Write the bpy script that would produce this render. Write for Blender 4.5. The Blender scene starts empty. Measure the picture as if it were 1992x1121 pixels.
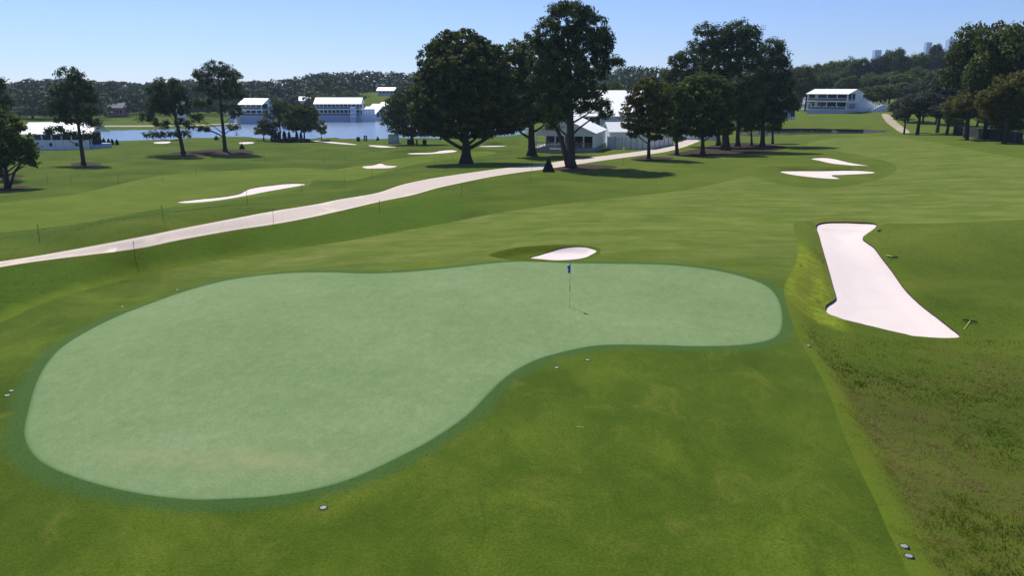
import bpy, bmesh, math, time
import numpy as np
from mathutils import Vector, Matrix
from mathutils.geometry import delaunay_2d_cdt
T0 = time.time()
RNG = np.random.default_rng(7)
SC = bpy.context.scene
COL = SC.collection

# ------------------------------------------------------------------ camera
CAM_Z, F, PITCH = 10.5, 1563.0, math.radians(14.0)     # lens height, focal length in photo pixels, tilt down
cam_d = bpy.data.cameras.new('camera')
cam = bpy.data.objects.new('camera', cam_d); COL.objects.link(cam)
cam.location = (0, 0, CAM_Z); cam.rotation_euler = (math.pi/2 - PITCH, 0, 0)
cam_d.sensor_width = 36.0; cam_d.lens = F/1992*36; cam_d.clip_end = 9000; cam_d.clip_start = .2
SC.camera = cam
HAZE = .00012

# ------------------------------------------------------------------ sky, sun, exposure
SUN_EL, SUN_AZ = math.radians(53), math.radians(-31)   # azimuth from +Y, clockwise
w = bpy.data.worlds.new('World'); SC.world = w; w.use_nodes = True
nt = w.node_tree; nt.nodes.clear()
sky = nt.nodes.new('ShaderNodeTexSky'); sky.sky_type = 'NISHITA'; sky.sun_disc = False
sky.sun_elevation = SUN_EL; sky.sun_rotation = SUN_AZ
sky.altitude = 1500; sky.air_density = 1.0; sky.dust_density = 0.0; sky.ozone_density = 3.4
bg = nt.nodes.new('ShaderNodeBackground'); bg.inputs[1].default_value = .072
wo = nt.nodes.new('ShaderNodeOutputWorld')
wb = nt.nodes.new('ShaderNodeMix'); wb.data_type = 'RGBA'; wb.blend_type = 'MULTIPLY'; wb.inputs[0].default_value = 1; wb.inputs[7].default_value = (.93, 1.0, 1.36, 1)   # camera white balance
nt.links.new(sky.outputs[0], wb.inputs[6]); nt.links.new(wb.outputs[2], bg.inputs[0]); nt.links.new(bg.outputs[0], wo.inputs[0])
sd = bpy.data.lights.new('sun', 'SUN'); sd.energy = 4.6; sd.angle = math.radians(.53); sd.color = (1, .955, .88)
sun = bpy.data.objects.new('sun', sd); COL.objects.link(sun)
sdir = Vector((math.sin(SUN_AZ)*math.cos(SUN_EL), math.cos(SUN_AZ)*math.cos(SUN_EL), math.sin(SUN_EL)))
sun.rotation_euler = sdir.to_track_quat('Z', 'Y').to_euler(); sun.location = (0, 0, 60)
SC.view_settings.view_transform = 'Standard'; SC.view_settings.look = 'None'
SC.view_settings.exposure = 0.4; SC.view_settings.gamma = 1.0; SC.view_settings.use_curve_mapping = False
SC.cycles.use_denoising = True; SC.cycles.max_bounces = 6; SC.cycles.transparent_max_bounces = 8
SC.cycles.volume_bounces = 0; SC.cycles.diffuse_bounces = 3; SC.cycles.use_adaptive_sampling = False

# ------------------------------------------------------------------ small helpers
def tag(o, label=None, cat=None, group=None, kind=None):
    if label: o['label'] = label
    if cat: o['category'] = cat
    if group: o['group'] = group
    if kind: o['kind'] = kind
    return o
def link(o, parent=None):
    COL.objects.link(o)
    if parent is not None: o.parent = parent
    return o
def empty(name, loc=(0, 0, 0), rz=0.0):
    o = bpy.data.objects.new(name, None); o.empty_display_size = .2
    o.location = loc; o.rotation_euler = (0, 0, rz); COL.objects.link(o)
    return o
def mesh_np(name, V, faces, attrs=None, smooth=False):
    """V (n,3); faces (m,k) of one size"""
    V = np.asarray(V, np.float32); faces = np.asarray(faces, np.int32)
    me = bpy.data.meshes.new(name); m, k = faces.shape
    me.vertices.add(len(V)); me.vertices.foreach_set('co', V.ravel())
    me.loops.add(m*k); me.loops.foreach_set('vertex_index', faces.ravel())
    me.polygons.add(m); me.polygons.foreach_set('loop_start', np.arange(0, m*k, k, dtype=np.int32))
    me.polygons.foreach_set('loop_total', np.full(m, k, np.int32))
    for nm, a in (attrs or {}).items():
        at = me.attributes.new(nm, 'FLOAT', 'POINT'); at.data.foreach_set('value', np.asarray(a, np.float32))
    me.update(calc_edges=True)
    if smooth: me.polygons.foreach_set('use_smooth', np.ones(m, bool))
    return me
class MB:
    """collects simple solids into one mesh"""
    def __init__(s): s.v = []; s.f = []
    def add(s, vs, fs):
        b = len(s.v); s.v += [tuple(map(float, q)) for q in vs]; s.f += [tuple(b+i for i in f) for f in fs]; return s
    def box(s, x0, y0, z0, x1, y1, z1):
        return s.add([(x0,y0,z0),(x1,y0,z0),(x1,y1,z0),(x0,y1,z0),(x0,y0,z1),(x1,y0,z1),(x1,y1,z1),(x0,y1,z1)],
                     [(3,2,1,0),(4,5,6,7),(0,1,5,4),(1,2,6,5),(2,3,7,6),(3,0,4,7)])
    def prism(s, poly, axis, a, b):
        """poly: 2d points, extruded along axis ('x': (y,z) points, 'y': (x,z), 'z': (x,y)) from a to b"""
        n = len(poly)
        def P(p, t): return {'x': (t, p[0], p[1]), 'y': (p[0], t, p[1]), 'z': (p[0], p[1], t)}[axis]
        return s.add([P(p, a) for p in poly] + [P(p, b) for p in poly],
                     [tuple(range(n))[::-1], tuple(range(n, 2*n))] + [(i, (i+1) % n, n+(i+1) % n, n+i) for i in range(n)])
    def bar(s, p, q, t, t2=None):
        p, q = Vector(p), Vector(q); d = (q-p).normalized()
        u = d.cross(Vector((0, 0, 1))); u = (u if u.length > .01 else Vector((1, 0, 0))).normalized(); v = d.cross(u)
        t2 = t if t2 is None else t2
        c = [p+u*(a*t)+v*(b*t) for a, b in ((-1,-1),(1,-1),(1,1),(-1,1))] + [q+u*(a*t2)+v*(b*t2) for a, b in ((-1,-1),(1,-1),(1,1),(-1,1))]
        return s.add(c, [(3,2,1,0),(4,5,6,7),(0,1,5,4),(1,2,6,5),(2,3,7,6),(3,0,4,7)])
    def tube(s, pts, rad, n=7):
        pts = [Vector(p) for p in pts]; rings = []
        for i, p in enumerate(pts):
            d = (pts[min(i+1, len(pts)-1)] - pts[max(i-1, 0)]).normalized()
            u = d.cross(Vector((0, 1, .03))); u = (u if u.length > .05 else Vector((1, 0, 0))).normalized(); v = d.cross(u)
            r = rad[i] if hasattr(rad, '__len__') else rad
            rings.append([p + (u*math.cos(2*math.pi*k/n) + v*math.sin(2*math.pi*k/n))*r for k in range(n)])
        b = len(s.v); s.v += [tuple(q) for R in rings for q in R]
        for i in range(len(rings)-1):
            for k in range(n):
                a = b+i*n+k; c = b+i*n+(k+1) % n
                s.f.append((a, c, c+n, a+n))
        s.f.append(tuple(b+k for k in range(n))[::-1]); e = b+(len(rings)-1)*n
        s.f.append(tuple(e+k for k in range(n)))
        return s
    def lathe(s, prof, n=12, c=(0, 0)):
        b = len(s.v)
        for r, z in prof: s.v += [(c[0]+r*math.cos(2*math.pi*k/n), c[1]+r*math.sin(2*math.pi*k/n), z) for k in range(n)]
        for i in range(len(prof)-1):
            for k in range(n):
                a = b+i*n+k; q = b+i*n+(k+1) % n
                s.f.append((a, q, q+n, a+n))
        s.f.append(tuple(b+k for k in range(n))[::-1]); e = b+(len(prof)-1)*n
        s.f.append(tuple(e+k for k in range(n)))
        return s
    def mesh(s, name, mat, smooth=False):
        me = bpy.data.meshes.new(name); me.from_pydata(s.v, [], s.f); me.materials.append(mat)
        if smooth: me.polygons.foreach_set('use_smooth', np.ones(len(me.polygons), bool))
        return me
    def build(s, name, mat, parent=None, smooth=False):
        return link(bpy.data.objects.new(name, s.mesh(name, mat, smooth)), parent)

def ss(a, b, x):
    t = np.clip((x-a)/(b-a), 0, 1); return t*t*(3-2*t)
def vnoise(x, y, seed=0):
    """value noise 0..1 on arrays"""
    xi, yi = np.floor(x).astype(np.int64), np.floor(y).astype(np.int64); xf, yf = x-xi, y-yi
    def h(i, j):
        n = (i*374761393 + j*668265263 + seed*974634777) & 0xffffffff
        n = ((n ^ (n >> 13))*1274126177) & 0xffffffff
        return ((n ^ (n >> 16)) & 0xffff)/65535.0
    u, v = xf*xf*(3-2*xf), yf*yf*(3-2*yf)
    return (h(xi,yi)*(1-u)+h(xi+1,yi)*u)*(1-v) + (h(xi,yi+1)*(1-u)+h(xi+1,yi+1)*u)*v
def fbm(x, y, seed=0, o=3):
    r, a, t = 0, 1, 0
    for k in range(o):
        r = r + a*vnoise(x*2**k+k*17.3, y*2**k-k*9.1, seed+k); t += a; a *= .5
    return r/t

# ------------------------------------------------------------------ pixel rays
CP, SP = math.cos(PITCH), math.sin(PITCH)
def rays(px):
    px = np.atleast_2d(np.asarray(px, float)); a = (px[:,0]-996)/F; b = -(px[:,1]-560.5)/F
    return np.stack([a, CP+b*SP, -SP+b*CP], 1)
def at_z(px, z):
    d = rays(px); t = (z-CAM_Z)/d[:,2]; return d*t[:,None] + np.array([0, 0, CAM_Z])
def at_y(px, Y):
    d = rays(px); t = Y/d[:,1]; return d*np.atleast_1d(t)[:,None] + np.array([0, 0, CAM_Z])

# ------------------------------------------------------------------ terrain: control points (pixel x, pixel y, ground height)
CTRL = [(0,1121,-.1),(500,1121,0),(996,1121,0),(1500,1121,-.05),(1750,1121,-.12),(1992,1121,-.5),(-300,1121,-.3),(2300,1121,-.8),
 (0,850,-.15),(400,800,0),(800,800,.05),(1300,850,.05),(1600,800,-.05),(1850,850,-.45),(1992,800,-.4),
 (200,640,-.1),(600,640,.05),(1000,600,.15),(1400,600,.15),(1540,560,.1),
 (400,555,-.05),(700,532,.1),(1000,505,.25),(1250,505,.3),(1450,520,.25),
 (-200,720,-.5),(0,625,-.45),(130,575,-.5),(350,520,-.45),(560,486,-.3),(780,450,-.1),(880,432,.05),
 (0,515,.55),(262,474,.8),(450,440,.8),(620,410,.65),(800,370,.2),(950,338,-.05),(1100,318,-.3),(1250,300,-.5),(1340,276,-.7),
 (262,535,-.65),(450,492,-.45),(700,447,-.05),
 (-300,450,-.3),(0,450,-.8),(300,415,-.8),(550,375,-.8),(-200,340,-1.4),(0,365,-1.5),(165,320,-1.55),(357,298,-1.55),(438,293,-1.5),
 (0,400,-1.2),(300,360,-1.4),(560,330,-1.3),(740,330,-1.0),(700,300,-1.7),(907,317,-.7),(800,281,-1.9),(640,275,-2.2),(560,275,-2.1),(300,280,-2.2),
 (150,290,-2.0),(0,305,-1.9),(940,280,-1.9),(1035,300,-1.1),(1110,293,-1.2),(1240,292,-1.0),(1000,272,-2.1),
 (1110,327,-.2),(1280,350,.1),(1250,400,.25),(1100,440,.25),(1400,440,.3),(1400,380,.2),(1560,400,.2),(1600,360,.15),(1600,320,0),
 (1340,295,-.5),(1450,290,-.6),(1520,275,-1.2),(1500,266,-1.6),(1600,265,-1.5),(1720,262,-1.0),(1650,280,-.5),
 (1750,300,.3),(1900,320,1.0),(1992,300,1.5),(1850,285,.8),(1770,268,.4),(1870,270,.7),(1750,360,.4),(1992,380,.6),(1800,420,.3),
 (1850,455,.55),(1960,460,.5),(1992,520,-.1),(1850,520,-.15),(1700,520,-.1),(1900,600,-.3),(1750,640,-.3),(1850,700,-.45),
 (1600,250,-1.0),(1550,240,-.1),(1600,232,.6),(1560,220,1.4),(1600,216,1.75),(1640,220,1.9),(1700,221,1.9),(1700,238,.3),(1750,240,.3)]
CTRL_W = [(-60,235,-2.3),(-110,250,-2.2),(-120,330,-2.0),(-30,350,-2.0),(-65,320,-2.1),(-95,322,-2.0),(0,330,-2.),(40,300,-1.),(-200,250,-2),(-250,400,0),
 (-68,424,7.0),(-63,388,2.6),(-45,430,5),(-95,430,5),(-300,700,6),(0,450,-1.),(0,700,5),(-120,450,1),(-60,470,8),(-60,640,6),(100,420,1),(180,420,3),(220,420,5),(300,420,7),(150,600,8),(250,600,10),(400,600,8),
 (150,300,3.5),(190,320,4.5),(130,200,.5),(180,200,.6),(120,140,.9),(250,250,3),(85,90,.7),(60,40,-.4),(80,60,0),(-60,40,-.4),(-90,80,-.8),(-120,130,-1.4),(-180,180,-1.7),
 (-1500,2500,5),(0,3000,5),(1500,2500,5),(3000,1500,5),(-3000,1500,5),(0,1200,6),(700,1200,6),(-700,1200,6),
 (12,4,-.2),(-12,4,-.2),(0,8,0),(25,8,-.4),(-25,8,-.3)]
cw = []
for x, y, z in CTRL: cw.append(np.append(at_z([(x, y)], z)[0][:2], z))
cw = np.array(cw + [np.array(c, float) for c in CTRL_W])
def warp(x, y):
    r = np.sqrt(x*x+y*y+4.0); return np.arctan2(x, np.maximum(y, -0.2*r))*2.2, np.log(r)
cu, cv = warp(cw[:,0], cw[:,1])
def kern(d2): return .5*d2*np.log(d2+1e-9)
_n = len(cw)
K = kern((cu[:,None]-cu)**2 + (cv[:,None]-cv)**2) + np.eye(_n)*2e-4
Pm = np.stack([np.ones(_n), cu, cv], 1)
A = np.zeros((_n+3, _n+3)); A[:_n,:_n] = K; A[:_n,_n:] = Pm; A[_n:,:_n] = Pm.T
W = np.linalg.solve(A, np.concatenate([cw[:,2], np.zeros(3)]))
def f_base(x, y):
    x = np.asarray(x, float); y = np.asarray(y, float); sh = x.shape; x = x.ravel(); y = y.ravel()
    out = np.empty(len(x))
    for i in range(0, len(x), 8000):
        X, Y = x[i:i+8000], y[i:i+8000]; u, v = warp(X, Y)
        z = kern((u[:,None]-cu)**2 + (v[:,None]-cv)**2) @ W[:_n] + W[_n] + W[_n+1]*u + W[_n+2]*v
        bk = ss(6, -25, Y); z = z*(1-bk)                      # level ground behind the lens
        far = ss(58, 110, np.hypot(X, Y))*(1-ss(260, 330, Y))
        z = z + far*(fbm(X/23, Y/17, 5, 2)-.5)*np.where(X < 5, 1.15, .6)
        near = 1-ss(58, 90, Y)
        z = z + near*(fbm(X/7, Y/7, 9, 2)-.5)*.09
        out[i:i+8000] = z
    return out.reshape(sh)

def cat(pts, n=6, closed=True):
    """Catmull-Rom through 2d points"""
    P = np.asarray(pts, float); N = len(P); out = []
    for i in range(N if closed else N-1):
        p0, p1, p2, p3 = (P[(i+k) % N] if closed else P[min(max(i+k, 0), N-1)] for k in (-1, 0, 1, 2))
        for t in np.arange(n)/n:
            out.append(.5*((2*p1)+(p2-p0)*t+(2*p0-5*p1+4*p2-p3)*t*t+(3*p1-p0-3*p2+p3)*t**3))
    if not closed: out.append(P[-1])
    return np.array(out)
def march(px, fn, off=0.0):
    """where each pixel's ray first meets the ground fn (lowered by off)"""
    d = rays(px); n = len(d); o = np.array([0, 0, CAM_Z])
    ts = np.geomspace(8, 4500, 420); lo = np.full(n, ts[0]); hi = np.full(n, ts[-1]); done = np.zeros(n, bool)
    for a, b in zip(ts[:-1], ts[1:]):
        q = o + d*b; idx = ~done
        if not idx.any(): break
        hit = np.zeros(n, bool); hit[idx] = q[idx,2] < fn(q[idx,0], q[idx,1])-off
        lo[hit] = a; hi[hit] = b; done |= hit
    for _ in range(26):
        m = (lo+hi)/2; q = o + d*m[:,None]; below = q[:,2] < fn(q[:,0], q[:,1])-off
        hi = np.where(below, m, hi); lo = np.where(below, lo, m)
    return o + d*hi[:,None]
def march1(px, fn, off=0.0):
    d = rays(px)[0]; o = np.array([0, 0, CAM_Z]); lo, hi = 8.0, 4500.0
    for k in range(4):
        ts = np.geomspace(lo, hi, 160 if k == 0 else 24); q = o + d*ts[:,None]; h = np.nonzero(q[:,2] < fn(q[:,0], q[:,1])-off)[0]
        if len(h) == 0: return q[-1:]
        i = max(int(h[0]), 1); lo, hi = ts[i-1], ts[i]
    return (o + d*hi)[None]
def sdf(P, x, y):
    """signed distance to polygon P (negative inside), arrays"""
    x = np.asarray(x, float); y = np.asarray(y, float); sh = x.shape; x = x.ravel(); y = y.ravel(); out = np.empty(len(x))
    A_, B_ = P[:,:2], np.roll(P[:,:2], -1, 0)
    for i in range(0, len(x), 8000):
        q = np.stack([x[i:i+8000], y[i:i+8000]], 1)[:,None]; ba = B_-A_; pa = q-A_
        h = np.clip((pa*ba).sum(2)/((ba*ba).sum(1)+1e-12), 0, 1); d = np.sqrt(((pa-ba*h[...,None])**2).sum(2)).min(1)
        c = ((A_[:,1] > q[...,1]) != (B_[:,1] > q[...,1])) & (q[...,0] < (B_[:,0]-A_[:,0])*(q[...,1]-A_[:,1])/(B_[:,1]-A_[:,1]+1e-12)+A_[:,0])
        out[i:i+8000] = np.where(c.sum(1) % 2 == 1, -d, d)
    return out.reshape(sh)
def near_sdf(P, x, y, m):
    """sdf only within m of the polygon's box, m elsewhere"""
    x = np.asarray(x, float); y = np.asarray(y, float); r = np.full(x.shape, float(m))
    k = (x > P[:,0].min()-m) & (x < P[:,0].max()+m) & (y > P[:,1].min()-m) & (y < P[:,1].max()+m)
    if k.any(): r[k] = np.minimum(sdf(P, x[k], y[k]), m)
    return r

GREEN_PX = [(48,850),(55,800),(75,735),(110,685),(160,650),(230,615),(300,588),(360,567),(430,548),(500,537),(570,531),(640,530),(700,532),(760,531),
 (830,526),(900,519),(960,512),(1010,509),(1060,510),(1110,512),(1180,513),(1250,514),(1320,517),(1390,526),(1450,540),(1490,556),(1510,575),(1521,605),
 (1520,640),(1505,658),(1470,668),(1420,673),(1350,674),(1280,672),(1200,671),(1150,674),(1100,684),(1050,698),(1010,717),(975,742),(945,772),(915,803),
 (880,830),(830,862),(780,888),(720,917),(660,940),(590,957),(520,967),(450,971),(380,973),(310,967),(240,955),(170,937),(110,915),(70,890)]
FAIR_PX = [(1545,435),(1552,470),(1548,510),(1530,545),(1525,570),(1535,610),(1550,650),(1560,670),(1590,720),(1610,760),(1640,840),(1670,910),(1700,970),(1730,1040),
 (1770,1121),(1850,1300),(1000,1420),(200,1300),(-500,1121),(-420,800),(-200,700),(0,628),(60,600),(130,575),(230,548),(350,520),(470,500),(560,486),(680,468),(780,450),
 (880,432),(960,416),(1060,401),(1200,385),(1330,370),(1420,351),(1460,342),(1490,351),(1540,362),(1610,366),(1700,352),(1745,330),(1720,312),(1640,296),(1570,283),(1600,272),(1680,266),(1740,266),(1830,279),
 (1920,297),(2050,318),(2200,350),(2200,424),(1992,427),(1850,434),(1700,434),(1600,432)]
LFAIR_PX = [(-200,418),(0,395),(150,377),(310,342),(450,332),(560,326),(640,330),(700,322),(790,306),(930,294),(960,300),(830,316),(760,332),(690,350),(640,350),(610,350),(590,365),(480,386),(345,402),(300,408),(150,435),(0,453),(-200,475)]
PATH_U = [(-300,556),(0,509),(100,493),(262,463),(350,445),(450,426),(529,411),(600,400),(655,389),(685,384),(735,375),(780,360),(830,349),(880,341),(950,331),(1000,325),(1050,320),(1100,312),(1150,306),(1200,300),(1260,292),(1300,284),(1330,274),(1352,268)]
PATH_L = [(-300,570),(0,520),(100,505),(262,485),(350,467),(450,449),(529,437),(600,424),(660,411),(740,392),(800,380),(850,366),(900,355),(960,343),(1020,334),(1060,329),(1120,320),(1180,311),(1240,303),(1290,296),(1330,286),(1362,274)]
LAKE_PX = [(120,262),(150,257),(215,254),(300,252),(380,249),(420,246),(468,241),(500,240),(520,239.5),(600,238),(640,237),(690,235.5),(742,232),(780,230),(900,232),(1000,240),(1035,252),
 (1020,262),(1000,266),(900,268),(800,271),(700,273),(640,270),(560,272),(480,268),(400,270),(300,274),(230,278),(160,277)]
CREEK_PX = [(1440,268),(1440,258),(1500,255.5),(1560,255),(1640,256),(1700,257.5),(1727,260),(1700,262.5),(1600,264),(1540,265),(1490,268)]
FARPATH_PX = [(1715,222.5),(1728,222),(1738,231),(1750,242),(1770,257),(1752,257.5),(1738,248),(1724,237)]
LAKEPATH_PX = [(180,246.5),(300,246),(400,243.5),(462,240),(462,238.5),(400,241.5),(300,243.5),(180,244)]
# bunkers: name tail, sand outline, depth below the ground, bank width, turf lip, dip outline or None
BUNK = [
 ('long pale sand bunker running along the right side of the green', [(1588,441),(1610,435),(1660,435),(1703,438),(1700,448),(1686,458),(1678,466),(1686,474),(1700,484),(1712,500),(1735,530),(1760,565),(1790,595),(1820,618),(1845,638),(1866,655),(1862,662),(1830,664),(1780,661),(1740,653),(1700,643),(1655,632),(1620,620),(1606,610),(1607,598),(1622,588),(1625,580),(1618,555),(1610,525),(1600,490),(1592,460)], .22, .55, .13, None),
 ('small white pot bunker just behind the flag and the green', [(1030,503),(1050,497),(1075,489),(1090,484),(1110,481),(1135,481),(1155,486),(1160,491),(1150,497),(1140,502),(1120,506),(1085,508),(1055,506)], .36, .9, .05, [(950,497),(985,485),(1040,478),(1110,476),(1160,481),(1168,491),(1152,501.5),(1090,510.5),(1030,508),(990,505)]),
 ('larger far bunker with a notched front edge on the right fairway', [(1517,334),(1545,333),(1600,333),(1650,332),(1695,334),(1697,338),(1640,341),(1618,342),(1634,348),(1622,349),(1590,347),(1555,343),(1530,339)], 0.05, 1, 0.07, None),
 ('thin curved far bunker behind the notched one on the right', [(1577,309),(1600,307),(1625,310),(1650,316),(1680,321),(1702,324),(1690,326),(1650,322),(1620,319),(1595,314)], 0.05, 1, 0.07, None),
 ('long white bunker across the left fairway beyond the cart path', [(345,393.5),(380,389),(430,384),(465,378),(480,370),(500,365),(530,361),(560,358),(590,358),(592,360.5),(560,366.5),(520,373.5),(480,381.5),(440,388.5),(400,393.5),(360,396)], 0.05, 0.8, 0.06, None),
 ('small peaked bunker left of the big dark oak', [(705,324),(725,322),(740,318),(752,322),(774,323),(760,327),(735,328),(712,328)], 0.05, 0.8, 0.05, None),
 ('slim bunker with a dark rear lip left of the oak trunk', [(795,298),(840,296.5),(860,293),(880,292),(889,295),(870,298),(830,300.5),(798,300.5)], 0.06, 1, 0.08, None),
 ('shaded sliver of bunker right of the oak trunk', [(932,284.5),(958,283.2),(983,283.6),(982,285),(956,286),(936,286)], 0.06, 1, 0.08, None),
 ('thin strip of sand by the lake right of the shrub bed', [(612,273.5),(650,276),(692,280.6),(685,281.7),(640,278.2),(613,275)], 0.04, 0.8, 0.04, None),
 ('thin strip of sand by the lake near the grey cabinet', [(718,282.4),(742,283),(772,286),(745,287.1),(722,284.8)], 0.04, 0.8, 0.04, None),
 ('little bunker left of the leaning pine near the lake', [(300,276.5),(330,275),(327,279),(304,279.5)], 0.04, 0.8, 0.05, None),
 ('little bunker with a dark rim right of the two pines', [(466,277),(490,276),(493,279),(470,280.5)], 0.04, 0.8, 0.05, None)]
MULCH = [[(140,318),(165,315),(196,318),(190,323),(165,326),(142,323)], [(330,299),(360,294),(440,290),(486,293),(490,299),(440,303),(350,304)],
 [(1058,327),(1100,321),(1180,321.5),(1200,326),(1150,330),(1100,332),(1062,332)], [(1228,309),(1262,305),(1310,306),(1300,311),(1262,313),(1234,312.5)],
 [(1296,301),(1340,293),(1390,282),(1440,277),(1500,281),(1530,287),(1490,296),(1400,302),(1350,305)], [(-30,344),(10,338),(48,342),(20,347)], [(-40,368),(20,361),(60,364),(20,371)]]

GREEN = march(cat(GREEN_PX, 4), f_base)
FAIR = march(cat(FAIR_PX, 4), f_base)
WATER_Z, CREEK_Z = -2.75, -1.95
LAKE = at_z(cat(LAKE_PX, 4), WATER_Z); CREEK = at_z(cat(CREEK_PX, 4), CREEK_Z)
def f_step(x, y):
    """base, plus the bank that drops away to the right of the green, plus the mound and the waters"""
    z = f_base(x, y)
    k = (x > 8) & (x < 60) & (y > 5) & (y < 75)
    if k.any():
        d = sdf(FAIR, x[k], y[k]); wgt = ss(14, 27, y[k])*(1-ss(44, 56, y[k]))
        z[k] -= (.12+.55*wgt)*ss(.15, 1.5, d)*(1-ss(60, 75, y[k]))
    for P, wz, bw in ((LAKE, WATER_Z, 8.0), (CREEK, CREEK_Z, 5.0)):
        d = near_sdf(P, x, y, 12.0)
        z = np.where(d < 0, np.minimum(z, wz-.12-np.minimum(-d*.25, 1.2)), np.where(d < bw, np.maximum(z, wz+.12+.35*ss(0, 2.5, d)), z))
        z = np.where((d >= 0) & (d < bw), z + (wz+.45-z)*(1-ss(0, bw, d))*.85, z)
    return z
DIP = [None if b[5] is None else march(cat(b[5], 4), f_step) for b in BUNK]
def f_dip(x, y):
    z = f_step(x, y)
    for b, D in zip(BUNK, DIP):
        if D is not None: z = z - b[2]*ss(0, b[3], -near_sdf(D, x, y, .5))
    return z
SAND = [march(cat(b[1], 4), f_step, b[2]+b[4]) if b[5] is None else march(cat(b[1], 4), f_dip, b[4]) for b in BUNK]
REAR = {2: .45, 3: .18, 5: .22, 6: .55, 7: .7, 4: .12, 11: .3}      # height of the turf bank behind the far bunkers
def f(x, y):
    x = np.asarray(x, float); y = np.asarray(y, float); sh = x.shape; x = x.ravel(); y = y.ravel()
    z = f_step(x, y)
    for i, (b, S, D) in enumerate(zip(BUNK, SAND, DIP)):
        if D is None:
            d = near_sdf(S, x, y, b[3]+.01); z = z - b[2]*(1-ss(0, b[3], d))
            if i in REAR:
                d = near_sdf(S, x, y, 6.0); x0, x1 = S[:,0].min(), S[:,0].max(); k = int(np.argmin(S[:,0])), int(np.argmax(S[:,0]))
                ym = np.interp(x, [x0, x1], [S[k[0],1], S[k[1],1]])
                z = z + REAR[i]*ss(0, .7, d)*(1-ss(1.2, 5.5, d))*ss(0, 1.5, y-ym)
        else:
            d = near_sdf(D, x, y, .5); z = z - b[2]*ss(0, b[3], -d)
    return z.reshape(sh)
def ground(px, off=0.0):
    px = np.atleast_2d(np.asarray(px, float)); return np.concatenate([march1(q, f, off) for q in px])
def gz(x, y): return float(f(np.array([x]), np.array([y]))[0])
print('terrain fn', round(time.time()-T0, 1))
# ------------------------------------------------------------------ materials
def nodes(name):
    m = bpy.data.materials.new(name); m.use_nodes = True; n = m.node_tree; n.nodes.clear()
    out = n.nodes.new('ShaderNodeOutputMaterial'); return m, n, out
def N(n, typ, **kw):
    q = n.nodes.new(typ)
    for k, v in kw.items():
        if k.startswith('i_'): q.inputs[k[2:].replace('_', ' ')].default_value = v
        else: setattr(q, k, v)
    return q
def noise(n, scale, detail=3.0, rough=.55, vec=None, dist=0.0):
    q = N(n, 'ShaderNodeTexNoise'); q.inputs['Scale'].default_value = scale; q.inputs['Detail'].default_value = detail
    q.inputs['Roughness'].default_value = rough; q.inputs['Distortion'].default_value = dist
    if vec is not None: n.links.new(vec, q.inputs['Vector'])
    return q.outputs['Fac']
def ramp(n, fac, stops):
    q = N(n, 'ShaderNodeValToRGB'); e = q.color_ramp.elements
    while len(e) < len(stops): e.new(.5)
    for el, (p, c) in zip(e, stops): el.position = p; el.color = (*c, 1) if len(c) == 3 else c
    n.links.new(fac, q.inputs[0]); return q.outputs[0]
def mixc(n, fac, a, b, typ='MIX'):
    q = N(n, 'ShaderNodeMix', data_type='RGBA', blend_type=typ)
    for s, v in ((0, fac), (6, a), (7, b)):
        if isinstance(v, bpy.types.NodeSocket): n.links.new(v, q.inputs[s])
        else: q.inputs[s].default_value = v if isinstance(v, float) else (*v, 1)
    return q.outputs[2]
def mth(n, op, a, b=None, clamp=False):
    q = N(n, 'ShaderNodeMath', operation=op, use_clamp=clamp)
    for s, v in ((0, a), (1, b)):
        if v is None: continue
        if isinstance(v, bpy.types.NodeSocket): n.links.new(v, q.inputs[s])
        else: q.inputs[s].default_value = v
    return q.outputs[0]
def mrange(n, v, a, b, c=0.0, d=1.0):
    q = N(n, 'ShaderNodeMapRange', interpolation_type='SMOOTHSTEP'); n.links.new(v, q.inputs[0])
    for i, x in enumerate((a, b, c, d)): q.inputs[i+1].default_value = x
    return q.outputs[0]
def attr(n, name): return N(n, 'ShaderNodeAttribute', attribute_name=name).outputs['Fac']
def pos(n): return N(n, 'ShaderNodeNewGeometry').outputs['Position']
def mapping(n, vec, scale=(1, 1, 1), rot=(0, 0, 0)):
    q = N(n, 'ShaderNodeMapping'); q.inputs['Scale'].default_value = scale; q.inputs['Rotation'].default_value = rot
    n.links.new(vec, q.inputs['Vector']); return q.outputs[0]
def finish(n, out, col, rough=.9, bump=None, bd=.02, bs=.5, spec=.15, sheen=0.0, metal=0.0):
    b = N(n, 'ShaderNodeBsdfPrincipled')
    if isinstance(col, bpy.types.NodeSocket): n.links.new(col, b.inputs['Base Color'])
    else: b.inputs['Base Color'].default_value = (*col, 1)
    if isinstance(rough, bpy.types.NodeSocket): n.links.new(rough, b.inputs['Roughness'])
    else: b.inputs['Roughness'].default_value = rough
    b.inputs['Specular IOR Level'].default_value = spec; b.inputs['Metallic'].default_value = metal
    if sheen: b.inputs['Sheen Weight'].default_value = sheen; b.inputs['Sheen Tint'].default_value = (.95,.95,.22,1); b.inputs['Sheen Roughness'].default_value = .5
    if bump is not None:
        q = N(n, 'ShaderNodeBump'); q.inputs['Strength'].default_value = bs; q.inputs['Distance'].default_value = bd
        n.links.new(bump, q.inputs['Height']); n.links.new(q.outputs[0], b.inputs['Normal'])
    n.links.new(b.outputs[0], out.inputs[0]); return b
M = {}
def plain(name, col, rough=.7, var=.12, scale=3.0, spec=.3, metal=0.0, bumpd=0.0):
    m, n, out = nodes(name); p = N(n, 'ShaderNodeTexCoord').outputs['Object']
    f1 = noise(n, scale, 4, .6, p)
    c = mixc(n, f1, tuple(v*(1-var) for v in col), tuple(min(v*(1+var), 1) for v in col))
    finish(n, out, c, rough, f1 if bumpd else None, bumpd, .5, spec, metal=metal); M[name] = m; return m

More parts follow.
